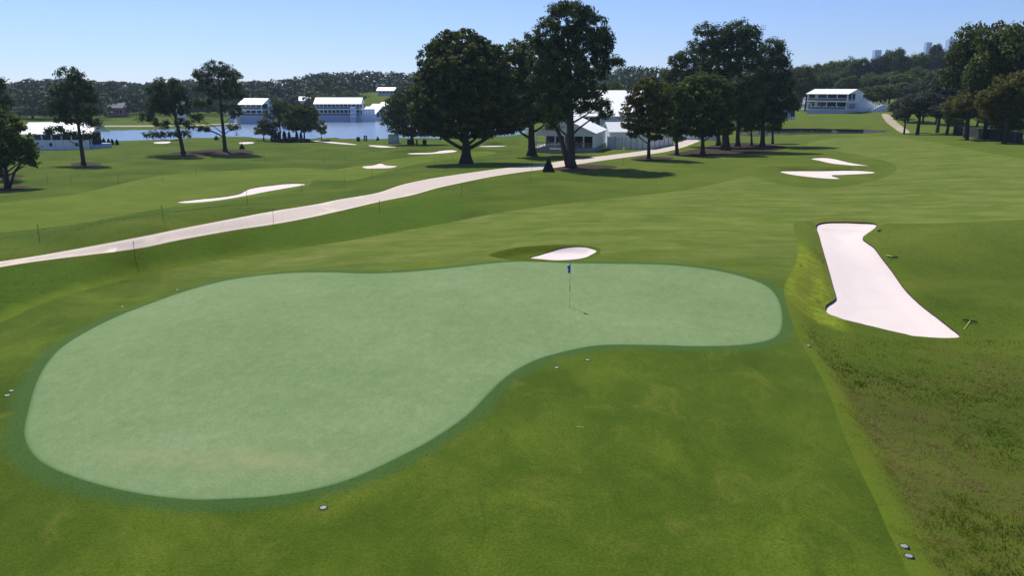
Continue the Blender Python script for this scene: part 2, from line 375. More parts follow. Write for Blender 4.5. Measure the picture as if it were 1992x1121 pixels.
# mown turf of the green: pale, fine grained, faint mowing bands and worn tan streak
m, n, out = nodes('green_turf'); p = pos(n)
big = noise(n, .16, 3, .6, p); mid = noise(n, 1.1, 5, .7, p); fine = noise(n, 16, 5, .9, mapping(n, p, (1, .6, 1), (0, 0, .4))); spot = noise(n, 3.2, 4, .7, mapping(n, p, (1, .55, 1), (0, 0, .3)))
c = ramp(n, big, [(.3, (.142,.212,.094)), (.5, (.168,.240,.108)), (.72, (.205,.272,.138))])
c = mixc(n, mrange(n, mid, .42, .78, 0, .35), c, (.225,.28,.135)); c = mixc(n, mrange(n, mid, .5, .2, 0, .45), c, (.100,.165,.068))
st = N(n, 'ShaderNodeTexWave', wave_type='BANDS'); st.inputs['Scale'].default_value = .30; st.inputs['Distortion'].default_value = 1.2; st.inputs['Detail'].default_value = 2
n.links.new(mapping(n, p, (1, 1, 1), (0, 0, .55)), st.inputs['Vector'])
c = mixc(n, mth(n, 'MULTIPLY', st.outputs['Fac'], .10), c, (.195,.27,.125))
c = mixc(n, mrange(n, spot, .36, .64, .32, 0), c, (.105,.170,.072)); c = mixc(n, mrange(n, spot, .55, .72, 0, .25), c, (.26,.30,.155))
c = mixc(n, mrange(n, fine, .36, .62, .48, 0), c, (.075,.130,.050)); c = mixc(n, mrange(n, fine, .56, .74, 0, .3), c, (.31,.37,.22))
tan = mth(n, 'MULTIPLY', attr(n, 'worn'), mrange(n, mid, .35, .65, .3, 1))
c = mixc(n, mth(n, 'MULTIPLY', tan, .55), c, (.28,.25,.13))
c = mixc(n, mrange(n, mth(n, 'ADD', attr(n, 'dg'), mth(n, 'MULTIPLY', mth(n, 'SUBTRACT', mid, .5), .5)), -.9, .05, 0, .30), c, (.11,.19,.085)); c = mixc(n, mrange(n, attr(n, 'dg'), -.16, .03, 0, .75), c, (.06,.125,.045))
finish(n, out, c, .92, fine, .014, .6, .03, .10); M['green_turf'] = m

def fairway_mat(name, lo, mi, hi, dry, zw):
    m, n, out = nodes(name); p = pos(n)
    big = noise(n, .20, 4, .62, p, .6); mid = noise(n, .7, 7, .72, mapping(n, p, (1, .5, 1), (0, 0, .5)), .8); fine = noise(n, 13, 5, .9, p)
    vast = noise(n, .055, 3, .6, mapping(n, p, (.8, 1.3, 1)), .5)
    c = ramp(n, mth(n, 'ADD', mth(n, 'MULTIPLY', big, .6), mth(n, 'MULTIPLY', vast, .4)), [(.36, lo), (.5, mi), (.62, hi)])
    c = mixc(n, mrange(n, mid, .5, .70, 0, .65), c, dry); c = mixc(n, mrange(n, mid, .48, .30, 0, .75), c, lo)
    c = mixc(n, mrange(n, fine, .34, .62, .6, 0), c, tuple(v*.42 for v in lo)); c = mixc(n, mrange(n, fine, .55, .75, 0, .35), c, tuple(min(1, v*1.35) for v in hi))
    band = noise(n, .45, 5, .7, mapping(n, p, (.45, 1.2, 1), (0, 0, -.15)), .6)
    c = mixc(n, mth(n, 'MULTIPLY', attr(n, 'zone'), zw), c, ramp(n, band, [(.34, (.078,.122,.012)), (.5, (.135,.172,.034)), (.64, (.205,.215,.068))]))  # far turf painted lighter for its backlit brightness toward the sun
    col = mth(n, 'ADD', attr(n, 'dg'), mth(n, 'MULTIPLY', mth(n, 'SUBTRACT', mid, .5), .8))
    c = mixc(n, mrange(n, col, .28, .88, .86, 0), c, mixc(n, mrange(n, fine, .3, .7), (.024,.068,.017), (.044,.104,.030)))
    finish(n, out, c, .95, fine, .03, .7, .03, .16); M[name] = m; return m
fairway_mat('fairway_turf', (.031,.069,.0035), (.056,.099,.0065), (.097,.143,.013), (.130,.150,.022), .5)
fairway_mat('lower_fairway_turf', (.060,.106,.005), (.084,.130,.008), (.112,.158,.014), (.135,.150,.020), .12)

m, n, out = nodes('rough_turf'); p = pos(n)
big = noise(n, .13, 4, .6, p, .5); mid = noise(n, 1.3, 6, .7, p, .6); fine = noise(n, 11, 5, .8, p)
c = ramp(n, big, [(.33, (.034,.072,.003)), (.5, (.060,.102,.006)), (.68, (.100,.132,.012))])
c = mixc(n, mrange(n, mid, .5, .75, 0, .6), c, (.104,.100,.022)); c = mixc(n, mrange(n, mid, .5, .25, 0, .5), c, (.031,.064,.004))
c = mixc(n, mrange(n, fine, .3, .65, .6, 0), c, (.018,.034,.008))
c = mixc(n, mth(n, 'MULTIPLY', attr(n, 'far_light_r'), .35), c, mixc(n, mid, (.075,.120,.012), (.150,.170,.036)))  # same painted brightening on the distant rough at right
c = mixc(n, mth(n, 'MULTIPLY', attr(n, 'slope_shade'), .75), c, mixc(n, mid, (.022,.062,.002), (.052,.105,.005)))  # bank facing the lens painted darker, as turned from the sun
c = mixc(n, mth(n, 'MULTIPLY', attr(n, 'dryz'), mrange(n, mid, .38, .6, .1, .6)), c, (.072,.070,.018))
c = mixc(n, mth(n, 'MULTIPLY', attr(n, 'strip'), .85), c, mixc(n, mid, (.062,.108,.006), (.115,.158,.013)))
c = mixc(n, mth(n, 'MULTIPLY', attr(n, 'bank'), mrange(n, mid, .3, .7, .25, .9)), c, (.20,.25,.018))
finish(n, out, c, .95, mth(n, 'ADD', fine, mid), .05, .7, .03, .12); M['rough_turf'] = m

m, n, out = nodes('hollow_turf'); p = pos(n); mid = noise(n, 1.6, 5, .7, p); fine = noise(n, 11, 5, .85, p)  # longer turf, also darkened to stand in for shade on the dipped bank
c = mixc(n, mid, (.045,.080,.004), (.105,.138,.012)); c = mixc(n, mrange(n, fine, .32, .62, .55, 0), c, (.018,.032,.003))
finish(n, out, c, .95, fine, .05, .8, .03, .05); M['hollow_turf'] = m
m, n, out = nodes('bunker_sand'); p = pos(n)
a1 = noise(n, .5, 4, .6, p); a2 = noise(n, 9, 5, .75, mapping(n, p, (1, .5, 1), (0, 0, -.5)))
c = mixc(n, a1, (.61,.53,.50), (.68,.60,.57)); c = mixc(n, mrange(n, a2, .35, .7, .35, 0), c, (.56,.48,.44))
finish(n, out, c, .95, a2, .03, .5, .1); M['bunker_sand'] = m
plain('bunker_lip', (.055,.045,.022), .95, .5, 5)
m, n, out = nodes('path_concrete'); p = pos(n)
a1 = noise(n, .35, 4, .6, p); a2 = noise(n, 6, 5, .7, p)
c = mixc(n, a1, (.44,.375,.325), (.55,.47,.41)); c = mixc(n, mrange(n, a2, .3, .6, .45, 0), c, (.36,.30,.265))
c = mixc(n, mrange(n, attr(n, 'dp'), -.55, -.12, 0, .8), c, (.62,.52,.42))
c = mixc(n, mrange(n, mth(n, 'ADD', attr(n, 'dp'), mth(n, 'MULTIPLY', a2, .1)), -.02, .03, 0, .7), c, (.22,.19,.11))
finish(n, out, c, .9, a2, .01, .4, .1); M['path_concrete'] = m
m, n, out = nodes('pine_straw'); p = pos(n)
a1 = noise(n, 1.2, 5, .7, p); a2 = noise(n, 8, 4, .7, p)
c = mixc(n, a1, (.030,.024,.017), (.075,.052,.036)); c = mixc(n, mrange(n, a2, .35, .65, .6, 0), c, (.03,.02,.014))
finish(n, out, c, .95, a2, .03, .6, .05); M['pine_straw'] = m
m, n, out = nodes('lake_water'); p = pos(n)
wv = mth(n, 'ADD', noise(n, 1.1, 4, .6, mapping(n, p, (1, .5, 1))), noise(n, .12, 2, .5, p))
finish(n, out, (.12,.19,.29), .22, wv, .2, 1.0, .5); M['lake_water'] = m  # blue base raised to stand in for sky glitter on the ripples
m, n, out = nodes('creek_water'); p = pos(n)
finish(n, out, (.05,.055,.025), .10, noise(n, 1.5, 3, .6, p), .05, .3, .5); M['creek_water'] = m
plain('pond_bed', (.05,.06,.03), .9)

# ------------------------------------------------------------------ the ground: one triangulation, cut along every outline
def resample(P, step):
    """split long edges of a closed outline"""
    out = []
    for a, b in zip(P, np.roll(P, -1, 0)):
        k = max(1, int(np.hypot(*(b-a)[:2])//step))
        for t in range(k): out.append(a[:2] + (b-a)[:2]*t/k)
    return np.array(out)
def strip_px(u, l): return np.concatenate([cat(u, 4, False), cat(l, 4, False)[::-1]])
PATH = march(strip_px(PATH_U, PATH_L), f); LFAIR = march(cat(LFAIR_PX, 4), f)
FARPATH = march(cat(FARPATH_PX, 4), f); LAKEPATH = march(np.concatenate([cat(LAKEPATH_PX[:4], 4, False), cat(LAKEPATH_PX[4:], 4, False)]), f)
MUL = [march(cat(q, 4), f) for q in MULCH]
REG = [('green', GREEN, .5), ('fairway', FAIR, .8), ('lower_fairway', LFAIR, 3), ('cart_path', PATH, 1.5), ('lake', LAKE, 6), ('creek', CREEK, 4), ('hill_path', FARPATH, 4), ('lakeside_path', LAKEPATH, 6)]
REG += [('hollow', DIP[1], .3)]
REG += [('mulch%d' % i, q, 2) for i, q in enumerate(MUL)] + [('sand%d' % i, q, .3 if i < 2 else 1.5) for i, q in enumerate(SAND)]
pts, fcs = [], []
for nm, P, st in REG:
    q = resample(P, st)
    if (q[:,0]*np.roll(q[:,1], -1) - q[:,1]*np.roll(q[:,0], -1)).sum() < 0: q = q[::-1]
    fcs.append(list(range(len(pts), len(pts)+len(q)))); pts += [tuple(v) for v in q]
def grid(x0, x1, y0, y1, s, hole=None, jit=.22):
    gx, gy = np.meshgrid(np.arange(x0, x1, s), np.arange(y0, y1, s)); gx = gx.ravel(); gy = gy.ravel()
    gx = gx + RNG.uniform(-jit, jit, len(gx))*s; gy = gy + RNG.uniform(-jit, jit, len(gy))*s
    for h in (hole or []):
        k = ~((gx > h[0]) & (gx < h[1]) & (gy > h[2]) & (gy < h[3])); gx, gy = gx[k], gy[k]
    return list(zip(gx, gy))
B = [(min(S[:,0].min(), D[:,0].min() if D is not None else 1e9)-1.5, max(S[:,0].max(), D[:,0].max() if D is not None else -1e9)+1.5, S[:,1].min()-2, S[:,1].max()+2) for S, D in zip(SAND[:2], DIP[:2])]
n1, n2, n3 = (-42, 46, 9, 62), (-130, 130, -20, 200), (-330, 330, -60, 460)
pts += grid(*n1, .62, B)
for b in B: pts += grid(*b, .28)
pts += grid(*n2, 2.4, [n1]); pts += grid(*n3, 7.0, [n2]); pts += grid(-3500, 3500, -600, 3500, 110, [n3])
pts += grid(CREEK[:,0].min()-3, CREEK[:,0].max()+3, CREEK[:,1].min()-4, CREEK[:,1].max()+6, 1.8)
for S in SAND[2:]:
    pts += grid(S[:,0].min()-2, S[:,0].max()+2, S[:,1].min()-3, S[:,1].max()+3, 1.1)
vs, es, fs, _, _, of = delaunay_2d_cdt([Vector(q) for q in pts], [], fcs, 0, 1e-4, True)
print('cdt', len(vs), len(fs), round(time.time()-T0, 1))
V2 = np.array([tuple(v) for v in vs]); TRI = np.array([t for t in fs if len(t) == 3]); OF = [o for t, o in zip(fs, of) if len(t) == 3]
a, b, c = V2[TRI[:,0]], V2[TRI[:,1]], V2[TRI[:,2]]
cr = (b[:,0]-a[:,0])*(c[:,1]-a[:,1]) - (b[:,1]-a[:,1])*(c[:,0]-a[:,0])
TRI[cr < 0] = TRI[cr < 0][:, ::-1]
PRI = {}
for i, (nm, _, _) in enumerate(REG):
    PRI[i] = 3 if nm == 'hollow' else 9 if nm.startswith('sand') else 8 if nm == 'green' else 7 if nm in ('lake', 'creek') else 6 if 'path' in nm else 5 if nm.startswith('mulch') else 2
RID = np.array([max(o, key=lambda i: PRI[i]) if o else -1 for o in OF])
ZV = f(V2[:,0], V2[:,1])
DG = np.full(len(V2), 9.0); k = (np.hypot(V2[:,0], V2[:,1]) < 75); DG[k] = sdf(GREEN, V2[k,0], V2[k,1])
DF = np.full(len(V2), 9.0); DF[k] = sdf(FAIR, V2[k,0], V2[k,1])
DPP = near_sdf(PATH, V2[:,0], V2[:,1], 5.0)
jn = (fbm(V2[:,0]/.8, V2[:,1]/.8, 3, 2)-.5)*.5
STRIP = np.where(DF < 8.9, 1-ss(.55, .95, DF+jn), 0)*(1-ss(50, 66, V2[:,1]))*np.where(V2[:,0] < 0, 1-ss(40, 60, V2[:,1])*.7, 1)
dmain = near_sdf(SAND[0], V2[:,0], V2[:,1], 5.0); BANK = (V2[:,0] > 8)*ss(-.05, .1, DF)*(1-ss(2.4, 3.4, DF))*(1-ss(1.8, 3, dmain))*(1-ss(0, 1.2, V2[:,0]-np.interp(V2[:,1], [20, 27, 35, 50], [13.2, 13.6, 15.2, 19.0])))
WORN = np.exp(-(((V2[:,1]-(21.6-.10*(V2[:,0]+9)))/.55)**2))*np.exp(-((V2[:,0]+8)/3.6)**2)
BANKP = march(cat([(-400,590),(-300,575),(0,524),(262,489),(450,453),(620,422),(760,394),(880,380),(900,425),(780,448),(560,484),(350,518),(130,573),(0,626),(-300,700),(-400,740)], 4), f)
SLOPE_SHADE = 1-ss(-.6, .4, near_sdf(BANKP, V2[:,0], V2[:,1], 3.0))  # mask for the slope shade put into the turf below the path
FAR_LIGHT = ss(40, 56, V2[:,1]+(fbm(V2[:,0]/9, V2[:,1]/9, 12, 2)-.5)*10)  # mask that brightens distant turf colour in place of grazing light
DRYZ = ss(7, 10, V2[:,0])*(1-ss(29, 36, V2[:,1]+(fbm(V2[:,0]/3, V2[:,1]/3, 14, 2)-.5)*8))*ss(.5, 1.2, DF)*(1-ss(6.5, 10, DF+(fbm(V2[:,0]/3, V2[:,1]/3, 15, 2)-.5)*8)*.8)
def region(name, sel, mat, lower=0.0, kind='structure', attrs=True):
    t = TRI[sel]; u, inv = np.unique(t, return_inverse=True); z = ZV[u] - lower
    at = {'dg': DG[u], 'strip': STRIP[u], 'bank': BANK[u], 'worn': WORN[u], 'dp': DPP[u], 'slope_shade': SLOPE_SHADE[u], 'zone': FAR_LIGHT[u], 'far_light_r': FAR_LIGHT[u]*ss(-5, 22, V2[u,0]), 'dryz': DRYZ[u]} if attrs else None
    me = mesh_np(name, np.column_stack([V2[u], z]), inv.reshape(-1, 3), at, True); me.materials.append(M[mat])
    o = link(bpy.data.objects.new(name, me)); tag(o, kind=kind); return o, u
SETL = {'green': 'green_turf', 'fairway': 'fairway_turf', 'lower_fairway': 'lower_fairway_turf', 'cart_path': 'path_concrete', 'hill_path': 'path_concrete', 'lakeside_path': 'path_concrete'}
for i, (nm, P, _) in enumerate(REG):
    s = RID == i
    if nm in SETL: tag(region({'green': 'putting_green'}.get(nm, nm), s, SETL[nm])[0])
    elif nm == 'hollow': region('bunker_bank', s, 'hollow_turf')
    elif nm.startswith('mulch'): region('pine_straw_bed', s, 'pine_straw')
    elif nm in ('lake', 'creek'): region(nm + '_bed', s, 'pond_bed', attrs=False)
    elif nm.startswith('sand'):
        j = int(nm[4:]); lip = BUNK[j][4]; t = TRI[s]; u, inv = np.unique(t, return_inverse=True)
        d = sdf(SAND[j], V2[u,0], V2[u,1])
        z = ZV[u] - lip - (.10 if j < 1 else .03)*ss(0, 1.5, -d) + (fbm(V2[u,0]/.5, V2[u,1]/.5, 2, 2)-.5)*.03
        me = mesh_np('sand', np.column_stack([V2[u], z]), inv.reshape(-1, 3), None, True); me.materials.append(M['bunker_sand'])
        o = link(bpy.data.objects.new('sand_bunker', me)); tag(o, kind='structure')
        ed = {}
        for q in t:
            for e in ((q[0], q[1]), (q[1], q[2]), (q[2], q[0])): ed[(min(e), max(e))] = ed.get((min(e), max(e)), []) + [e]
        lb = MB(); zd = dict(zip(u, z))
        for e in ed.values():
            if len(e) == 1:
                p0, p1 = e[0]
                lb.add([(*V2[p0], zd[p0]-.05), (*V2[p1], zd[p1]-.05), (*V2[p1], ZV[p1]+.002), (*V2[p0], ZV[p0]+.002)], [(0, 1, 2, 3)])
        lb.build('turf_lip', M['bunker_lip'], o)
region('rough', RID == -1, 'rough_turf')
def water(name, P, z, mat):
    q = P[:,:2]; g = q.mean(0); q = g + (q-g)*1.004
    me = bpy.data.meshes.new(name); me.from_pydata([(x, y, z) for x, y in q], [], [tuple(range(len(q)))]); me.materials.append(M[mat])
    o = link(bpy.data.objects.new(name, me)); tag(o, kind='structure')
water('lake_water', LAKE, WATER_Z, 'lake_water'); water('creek_water', CREEK, CREEK_Z, 'creek_water')
print('ground', round(time.time()-T0, 1))
# ------------------------------------------------------------------ foliage
def leaf_mat(name, dark, light, trans=.28, tip=None):
    m, n, out = nodes(name); t = attr(n, 'tint')
    c = ramp(n, t, [(0, dark), (.75, light), (1, tip or light)])
    d = N(n, 'ShaderNodeBsdfPrincipled'); n.links.new(c, d.inputs['Base Color']); d.inputs['Roughness'].default_value = .7; d.inputs['Specular IOR Level'].default_value = .12
    tr = N(n, 'ShaderNodeBsdfTranslucent'); n.links.new(mixc(n, .5, c, (.09,.13,.012)), tr.inputs[0])
    mx = N(n, 'ShaderNodeMixShader'); mx.inputs[0].default_value = trans
    n.links.new(d.outputs[0], mx.inputs[1]); n.links.new(tr.outputs[0], mx.inputs[2]); n.links.new(mx.outputs[0], out.inputs[0]); M[name] = m
leaf_mat('oak_leaf', (.018,.030,.007), (.080,.108,.020), .26, (.17,.18,.04))
leaf_mat('pine_needle', (.018,.034,.012), (.072,.112,.034), .22, (.13,.17,.05))
leaf_mat('maple_leaf', (.028,.050,.007), (.115,.165,.022), .30, (.19,.21,.04))
leaf_mat('russet_leaf', (.036,.044,.008), (.125,.122,.022), .30, (.20,.15,.04))
leaf_mat('grey_leaf', (.028,.034,.028), (.062,.070,.056), .18)
leaf_mat('wood_leaf', (.030,.052,.016), (.095,.14,.036), .22, (.13,.17,.045))
leaf_mat('far_leaf', (.020,.036,.016), (.062,.092,.034), .08)
leaf_mat('shrub_leaf', (.012,.020,.012), (.030,.045,.022), .15)
m, n, out = nodes('bark'); p = pos(n)
a1 = noise(n, 3.0, 5, .7, mapping(n, p, (3, 3, .6))); finish(n, out, mixc(n, a1, (.030,.024,.020), (.095,.078,.066)), .95, a1, .05, .8, .1); M['bark'] = m

def unit(v): return v/np.maximum(np.linalg.norm(v, axis=-1, keepdims=True), 1e-9)
def leaf_mesh(name, C, Nn, size, asp, tint, mat, rng):
    n = len(C); Nn = unit(Nn); r = rng.normal(size=(n, 3)); T = unit(np.cross(Nn, r)); Bv = np.cross(Nn, T)
    s = size[:,None]; V = np.stack([C+T*s, C+Bv*s*asp, C-T*s, C-Bv*s*asp], 1).reshape(-1, 3)
    me = mesh_np(name, V, np.arange(4*n).reshape(-1, 4), {'tint': np.repeat(tint, 4)}); me.materials.append(mat); return me
def crown_points(lobes, rng, dens, rc, per, style, leaf):
    """lobes: (centre xyz, radii xyz). Clumps are strewn through each lobe, leaves through each clump."""
    C, Nn, S, Tt = [], [], [], []
    for ctr, rad in lobes:
        ctr = np.asarray(ctr, float); rad = np.asarray(rad, float)
        area = 4*math.pi*((rad[0]*rad[1])**1.6/3+(rad[0]*rad[2])**1.6/3+(rad[1]*rad[2])**1.6/3)**(1/1.6)
        nc = max(6, int(area*dens/(rc*rc)))
        d = unit(rng.normal(size=(nc, 3))); d[:,2] = np.where(d[:,2] < -.55, d[:,2]*.6, d[:,2])
        rr = rng.uniform(.45, 1.04, nc)**.6
        cc = ctr + d*rad*rr[:,None]
        ct = np.clip(rng.normal(.45, .28, nc), 0, .95)
        crad = rc*rng.uniform(.65, 1.3, nc)
        k = np.repeat(np.arange(nc), per); m_ = len(k)
        g = unit(rng.normal(size=(m_, 3)))*(rng.uniform(0, 1, m_)**.6)[:,None]
        fl = np.array([1, 1, .62]) if style != 'round' else np.array([1, 1, .85])
        pnt = cc[k] + g*fl*crad[k][:,None]
        nn = g*.8 + d[k]*.35 + rng.normal(size=(m_, 3))*.55 + np.array([0, 0, .3])
        C.append(pnt); Nn.append(nn); S.append(leaf*rng.uniform(.6, 1.25, m_)); Tt.append(np.clip(ct[k]+rng.normal(0, .12, m_), 0, 1))
    return np.concatenate(C), np.concatenate(Nn), np.concatenate(S), np.concatenate(Tt)
def limb_path(p, q, rng, sag=.12, n=5):
    p, q = np.asarray(p, float), np.asarray(q, float); L = np.linalg.norm(q-p); o = []
    w1 = rng.normal(size=3)*L*.05
    for t in np.linspace(0, 1, n): o.append(tuple(p*(1-t)+q*t + w1*math.sin(math.pi*t) - np.array([0, 0, 1])*L*sag*math.sin(math.pi*t)*(1 if q[2] > p[2] else -.3)))
    return o
def tree(name, label, cat_, base, lobes_px, trunk_px, tw, mat, style='oak', dens=.5, rc=.75, per=26, leaf=.24, asp=.55, seed=1, group=None, depth=None, split=None, Y=None):
    """base pixel on the ground; lobes (cx,cy,rx,ry[,dy]) and trunk waypoints in photo pixels at the tree's own distance"""
    rng = np.random.default_rng(seed)
    b = ground(base)[0] if Y is None else at_y([base], Y)[0]
    if Y is not None: b[2] = gz(b[0], b[1])
    s = b[1]/F*(1/CP)*.985
    root = empty(name, tuple(b)); tag(root, label, cat_, group)
    lobes = []
    for q in lobes_px:
        dy = q[4] if len(q) > 4 else 0.0
        c = at_y([(q[0], q[1])], b[1])[0]; c[1] += dy*s
        lobes.append((c-b, np.array([q[2]*s, min(q[2], q[3]*1.5)*s*.92, q[3]*s])))
    tb = MB(); tp = [np.array([0, 0, -.3])] + [at_y([t], b[1])[0]-b for t in trunk_px]
    r0 = tw*s/2; L = len(tp)
    rad = [r0*(1.45 if i == 0 else 1-.72*(i/(L-1))**1.1) for i in range(L)]
    tp.insert(1, tp[0]*.75+tp[1]*.25); rad.insert(1, r0*1.03); rad[0] = r0*1.7
    tp[1][2] = max(tp[1][2], r0*1.6)
    tb.tube([tuple(v) for v in tp], rad, 9)
    P = np.array(tp[1:])
    for c, rd in lobes:
        zt = min(max(c[2]-np.hypot(c[0], c[1])*.55-rd[2]*.5, P[1][2]*.8 if len(P) > 2 else .4*P[-1][2]), P[-1][2]*.97)
        i = int(np.clip(np.searchsorted(P[:,2], zt), 1, len(P)-1)); t = np.clip((zt-P[i-1][2])/max(P[i][2]-P[i-1][2], 1e-3), 0, 1)
        st = P[i-1]*(1-t)+P[i]*t; rr = r0*max(.2, (1-.75*zt/max(P[-1][2], .1)))*(.30 if style == 'round' else .46)
        tb.tube(limb_path(st, c, rng, .02 if style == 'round' else .06), np.linspace(rr, rr*.3, 5), 6)
        for _ in range(4):
            e = c + unit(rng.normal(size=3))*rd*.8; m0 = st*.4+c*.6
            tb.tube(limb_path(m0, e, rng, .06, 4), np.linspace(rr*.42, rr*.12, 4), 5)
    if split is not None:
        q = [at_y([t], b[1])[0]-b for t in split]; q[0][2] = -.2; tb.tube([tuple(v) for v in q], [r0*.6, r0*.5, r0*.35][:len(q)], 7)
    tb.build('trunk', M['bark'], root, True)
    C, Nn, S, Tt = crown_points(lobes, rng, dens, rc, per, style, leaf)
    k = C[:,2] > .25
    link(bpy.data.objects.new('crown', leaf_mesh('crown', C[k], Nn[k], S[k], asp, Tt[k], M[mat], rng)), root)
    return root
PN = dict(mat='pine_needle', style='round', asp=.30, leaf=.30)

tree('pine_tree', 'very tall dark pine beside the cart path with the black pyramid at its foot', 'tree', (1111,326),
     [(1105,40,44,34),(1150,62,36,30),(1060,70,34,30),(1120,85,50,30,10),(1165,95,28,24),(1060,118,34,28),(1105,125,45,30,-10),(1150,138,34,22),(1188,116,16,9),(1203,120,9,6),(1060,160,32,26),(1100,172,42,24),
      (1145,178,36,20),(1070,198,28,18),(1165,205,28,14),(1120,208,34,15,12),(1085,222,22,12),(1180,222,14,9),(1075,245,14,7),(1130,20,26,16),(1092,22,22,14),(1178,75,16,14)],
     [(1110,260),(1108,180),(1106,110),(1104,40)], 17, dens=.46, rc=.66, per=32, seed=11, split=[(1106,322),(1092,270),(1080,244)], **PN)
tree('oak_tree', 'broad round near-black oak standing left of the tall pine', 'tree', (907,318),
     [(895,95,55,34),(860,120,45,38),(935,112,45,38),(905,140,75,50,-18),(905,140,75,50,18),(850,170,46,42),(960,160,44,42),(905,190,85,50,-20),(905,190,80,50,20),(838,215,40,36),(975,212,38,36),(830,200,26,28),(905,235,70,30,-15),(905,235,70,30,15),(850,250,36,20),(960,250,40,18),(985,235,26,24),(880,258,28,13),(935,260,28,12),(822,235,20,22)],
     [(907,290),(906,272),(904,230),(902,170)], 19, 'oak_leaf', dens=.62, rc=.66, per=30, leaf=.25, asp=.6, seed=12)
tree('oak_tree', 'dark oak with a thick trunk in front of the white tent, behind the tall pine', 'tree', (1035,303),
     [(1010,105,28,26),(1040,115,34,32),(1000,140,26,28),(1040,155,44,34),(1060,190,40,34),(1015,190,30,30),(1045,220,42,24),(1020,235,24,16),(1070,228,26,18),(1000,245,20,10)],
     [(1034,270),(1034,240),(1032,190),(1030,140)], 15, 'maple_leaf', dens=.62, rc=.85, per=30, leaf=.28, asp=.6, seed=13)
tree('broadleaf_tree', 'hazy rounded tree on the lake bank left of the big oak', 'tree', (802,281),
     [(795,190,30,20),(775,210,28,22),(812,205,30,26),(765,235,22,20),(795,228,34,24),(825,230,28,24),(775,252,22,10),(805,256,34,12),(835,252,20,14)],
     [(801,262),(800,240),(799,205)], 7, 'wood_leaf', dens=.55, rc=.9, per=26, leaf=.3, asp=.6, seed=14)
tree('broadleaf_tree', 'young russet tree with a slim trunk before the white fence panels', 'tree', (1262,309),
     [(1262,165,22,14),(1245,185,26,20),(1280,182,26,20),(1232,215,24,20),(1262,210,32,24),(1290,215,24,24),(1225,240,18,14),(1255,245,34,18),(1285,248,26,16),(1238,262,16,7),(1275,266,22,7)],
     [(1262,284),(1263,262),(1263,230),(1262,185)], 7, 'russet_leaf', dens=.52, rc=.62, per=24, leaf=.21, asp=.6, seed=15)
tree('broadleaf_tree', 'narrow young tree between the russet tree and the round maple', 'tree', (1317,301),
     [(1315,180,22,18),(1305,205,20,20),(1330,205,20,24),(1312,235,24,22),(1330,250,16,18),(1305,258,14,12),(1322,268,14,8)],
     [(1316,275),(1314,255),(1315,200)], 7, 'maple_leaf', dens=.5, rc=.6, per=24, leaf=.21, asp=.6, seed=16)
tree('broadleaf_tree', 'round bright-topped maple at the front of the tree clump by the path', 'tree', (1367,299),
     [(1370,160,38,16),(1345,175,28,22),(1398,172,30,22),(1370,195,52,28,-8),(1335,205,22,26),(1408,210,26,30),(1370,230,48,26),(1345,250,26,16),(1400,248,28,20),(1370,258,30,10)],
     [(1367,275),(1367,255),(1368,200)], 8, 'maple_leaf', dens=.75, rc=.65, per=28, leaf=.22, asp=.6, seed=17)
tree('pine_tree', 'tallest pine of the clump with the thickest trunk, right of the maple', 'tree', (1411,292),
     [(1435,60,32,20),(1400,75,30,24),(1455,80,26,22),(1425,95,42,26),(1372,60,24,14),(1385,95,28,18),(1350,85,13,9),(1445,120,36,26),(1400,130,40,24),(1430,160,46,26),(1455,185,34,28),(1430,215,34,22),(1465,65,12,14)],
     [(1411,262),(1413,200),(1418,130),(1428,70)], 15, dens=.5, rc=.8, per=30, seed=18, **PN)
tree('pine_tree', 'wide leaning pine at the back left of the clump behind the maple', 'tree', (1398,283),
     [(1345,110,30,16),(1320,120,20,14),(1375,120,30,18),(1335,140,30,16),(1300,145,14,12),(1310,168,22,16),(1365,150,36,18)],
     [(1396,240),(1385,180),(1370,130)], 8, dens=.5, rc=.75, per=28, seed=19, **PN)
tree('pine_tree', 'dense pine at the right end of the clump with a bare lower trunk', 'tree', (1483,284),
     [(1500,92,26,16),(1485,115,34,24),(1515,110,20,22),(1500,140,36,26),(1525,125,14,12),(1490,170,38,28),(1525,165,22,24),(1515,195,34,22),(1480,205,34,24),(1535,205,20,14),(1500,225,36,14),(1470,228,26,14)],
     [(1484,255),(1487,190),(1495,110)], 9, dens=.55, rc=.8, per=30, seed=20, **PN)
tree('pine_tree', 'slender middle pine trunk of the clump between the two larger pines', 'tree', (1435,285),
     [(1440,200,24,18),(1448,225,26,18),(1432,180,22,20),(1455,240,16,8)], [(1435,262),(1436,220),(1438,180)], 9, dens=.5, rc=.8, per=28, seed=21, **PN)
tree('broadleaf_tree', 'small forked tree with several stems under the right clump pine', 'tree', (1462,282),
     [(1462,215,20,16),(1448,230,18,18),(1475,228,18,16),(1462,245,24,12),(1445,250,14,8)], [(1462,268),(1461,250),(1462,220)], 4.5, 'maple_leaf', dens=.5, rc=.7, per=24, leaf=.24, asp=.6, seed=22)
tree('broadleaf_tree', 'low leafy tree at the right edge of the clump near the creek', 'tree', (1503,279),
     [(1500,215,16,12),(1508,232,16,14),(1497,245,18,12),(1512,248,10,10)], [(1503,262),(1503,240),(1502,220)], 4.5, 'maple_leaf', dens=.5, rc=.7, per=24, leaf=.24, asp=.6, seed=23)
tree('pine_tree', 'leaning pine standing alone left of the two pines near the lake', 'tree', (163,321),
     [(135,145,22,14),(150,165,26,16),(115,175,18,14),(165,190,24,14),(125,200,30,15),(165,215,26,12),(110,215,18,10),(140,232,34,11),(108,255,22,9),(180,240,20,8),(175,262,16,7),(135,258,14,6),(178,170,10,8)],
     [(158,285),(152,240),(146,190),(140,145)], 8, dens=.56, rc=.7, per=26, seed=31, **PN)
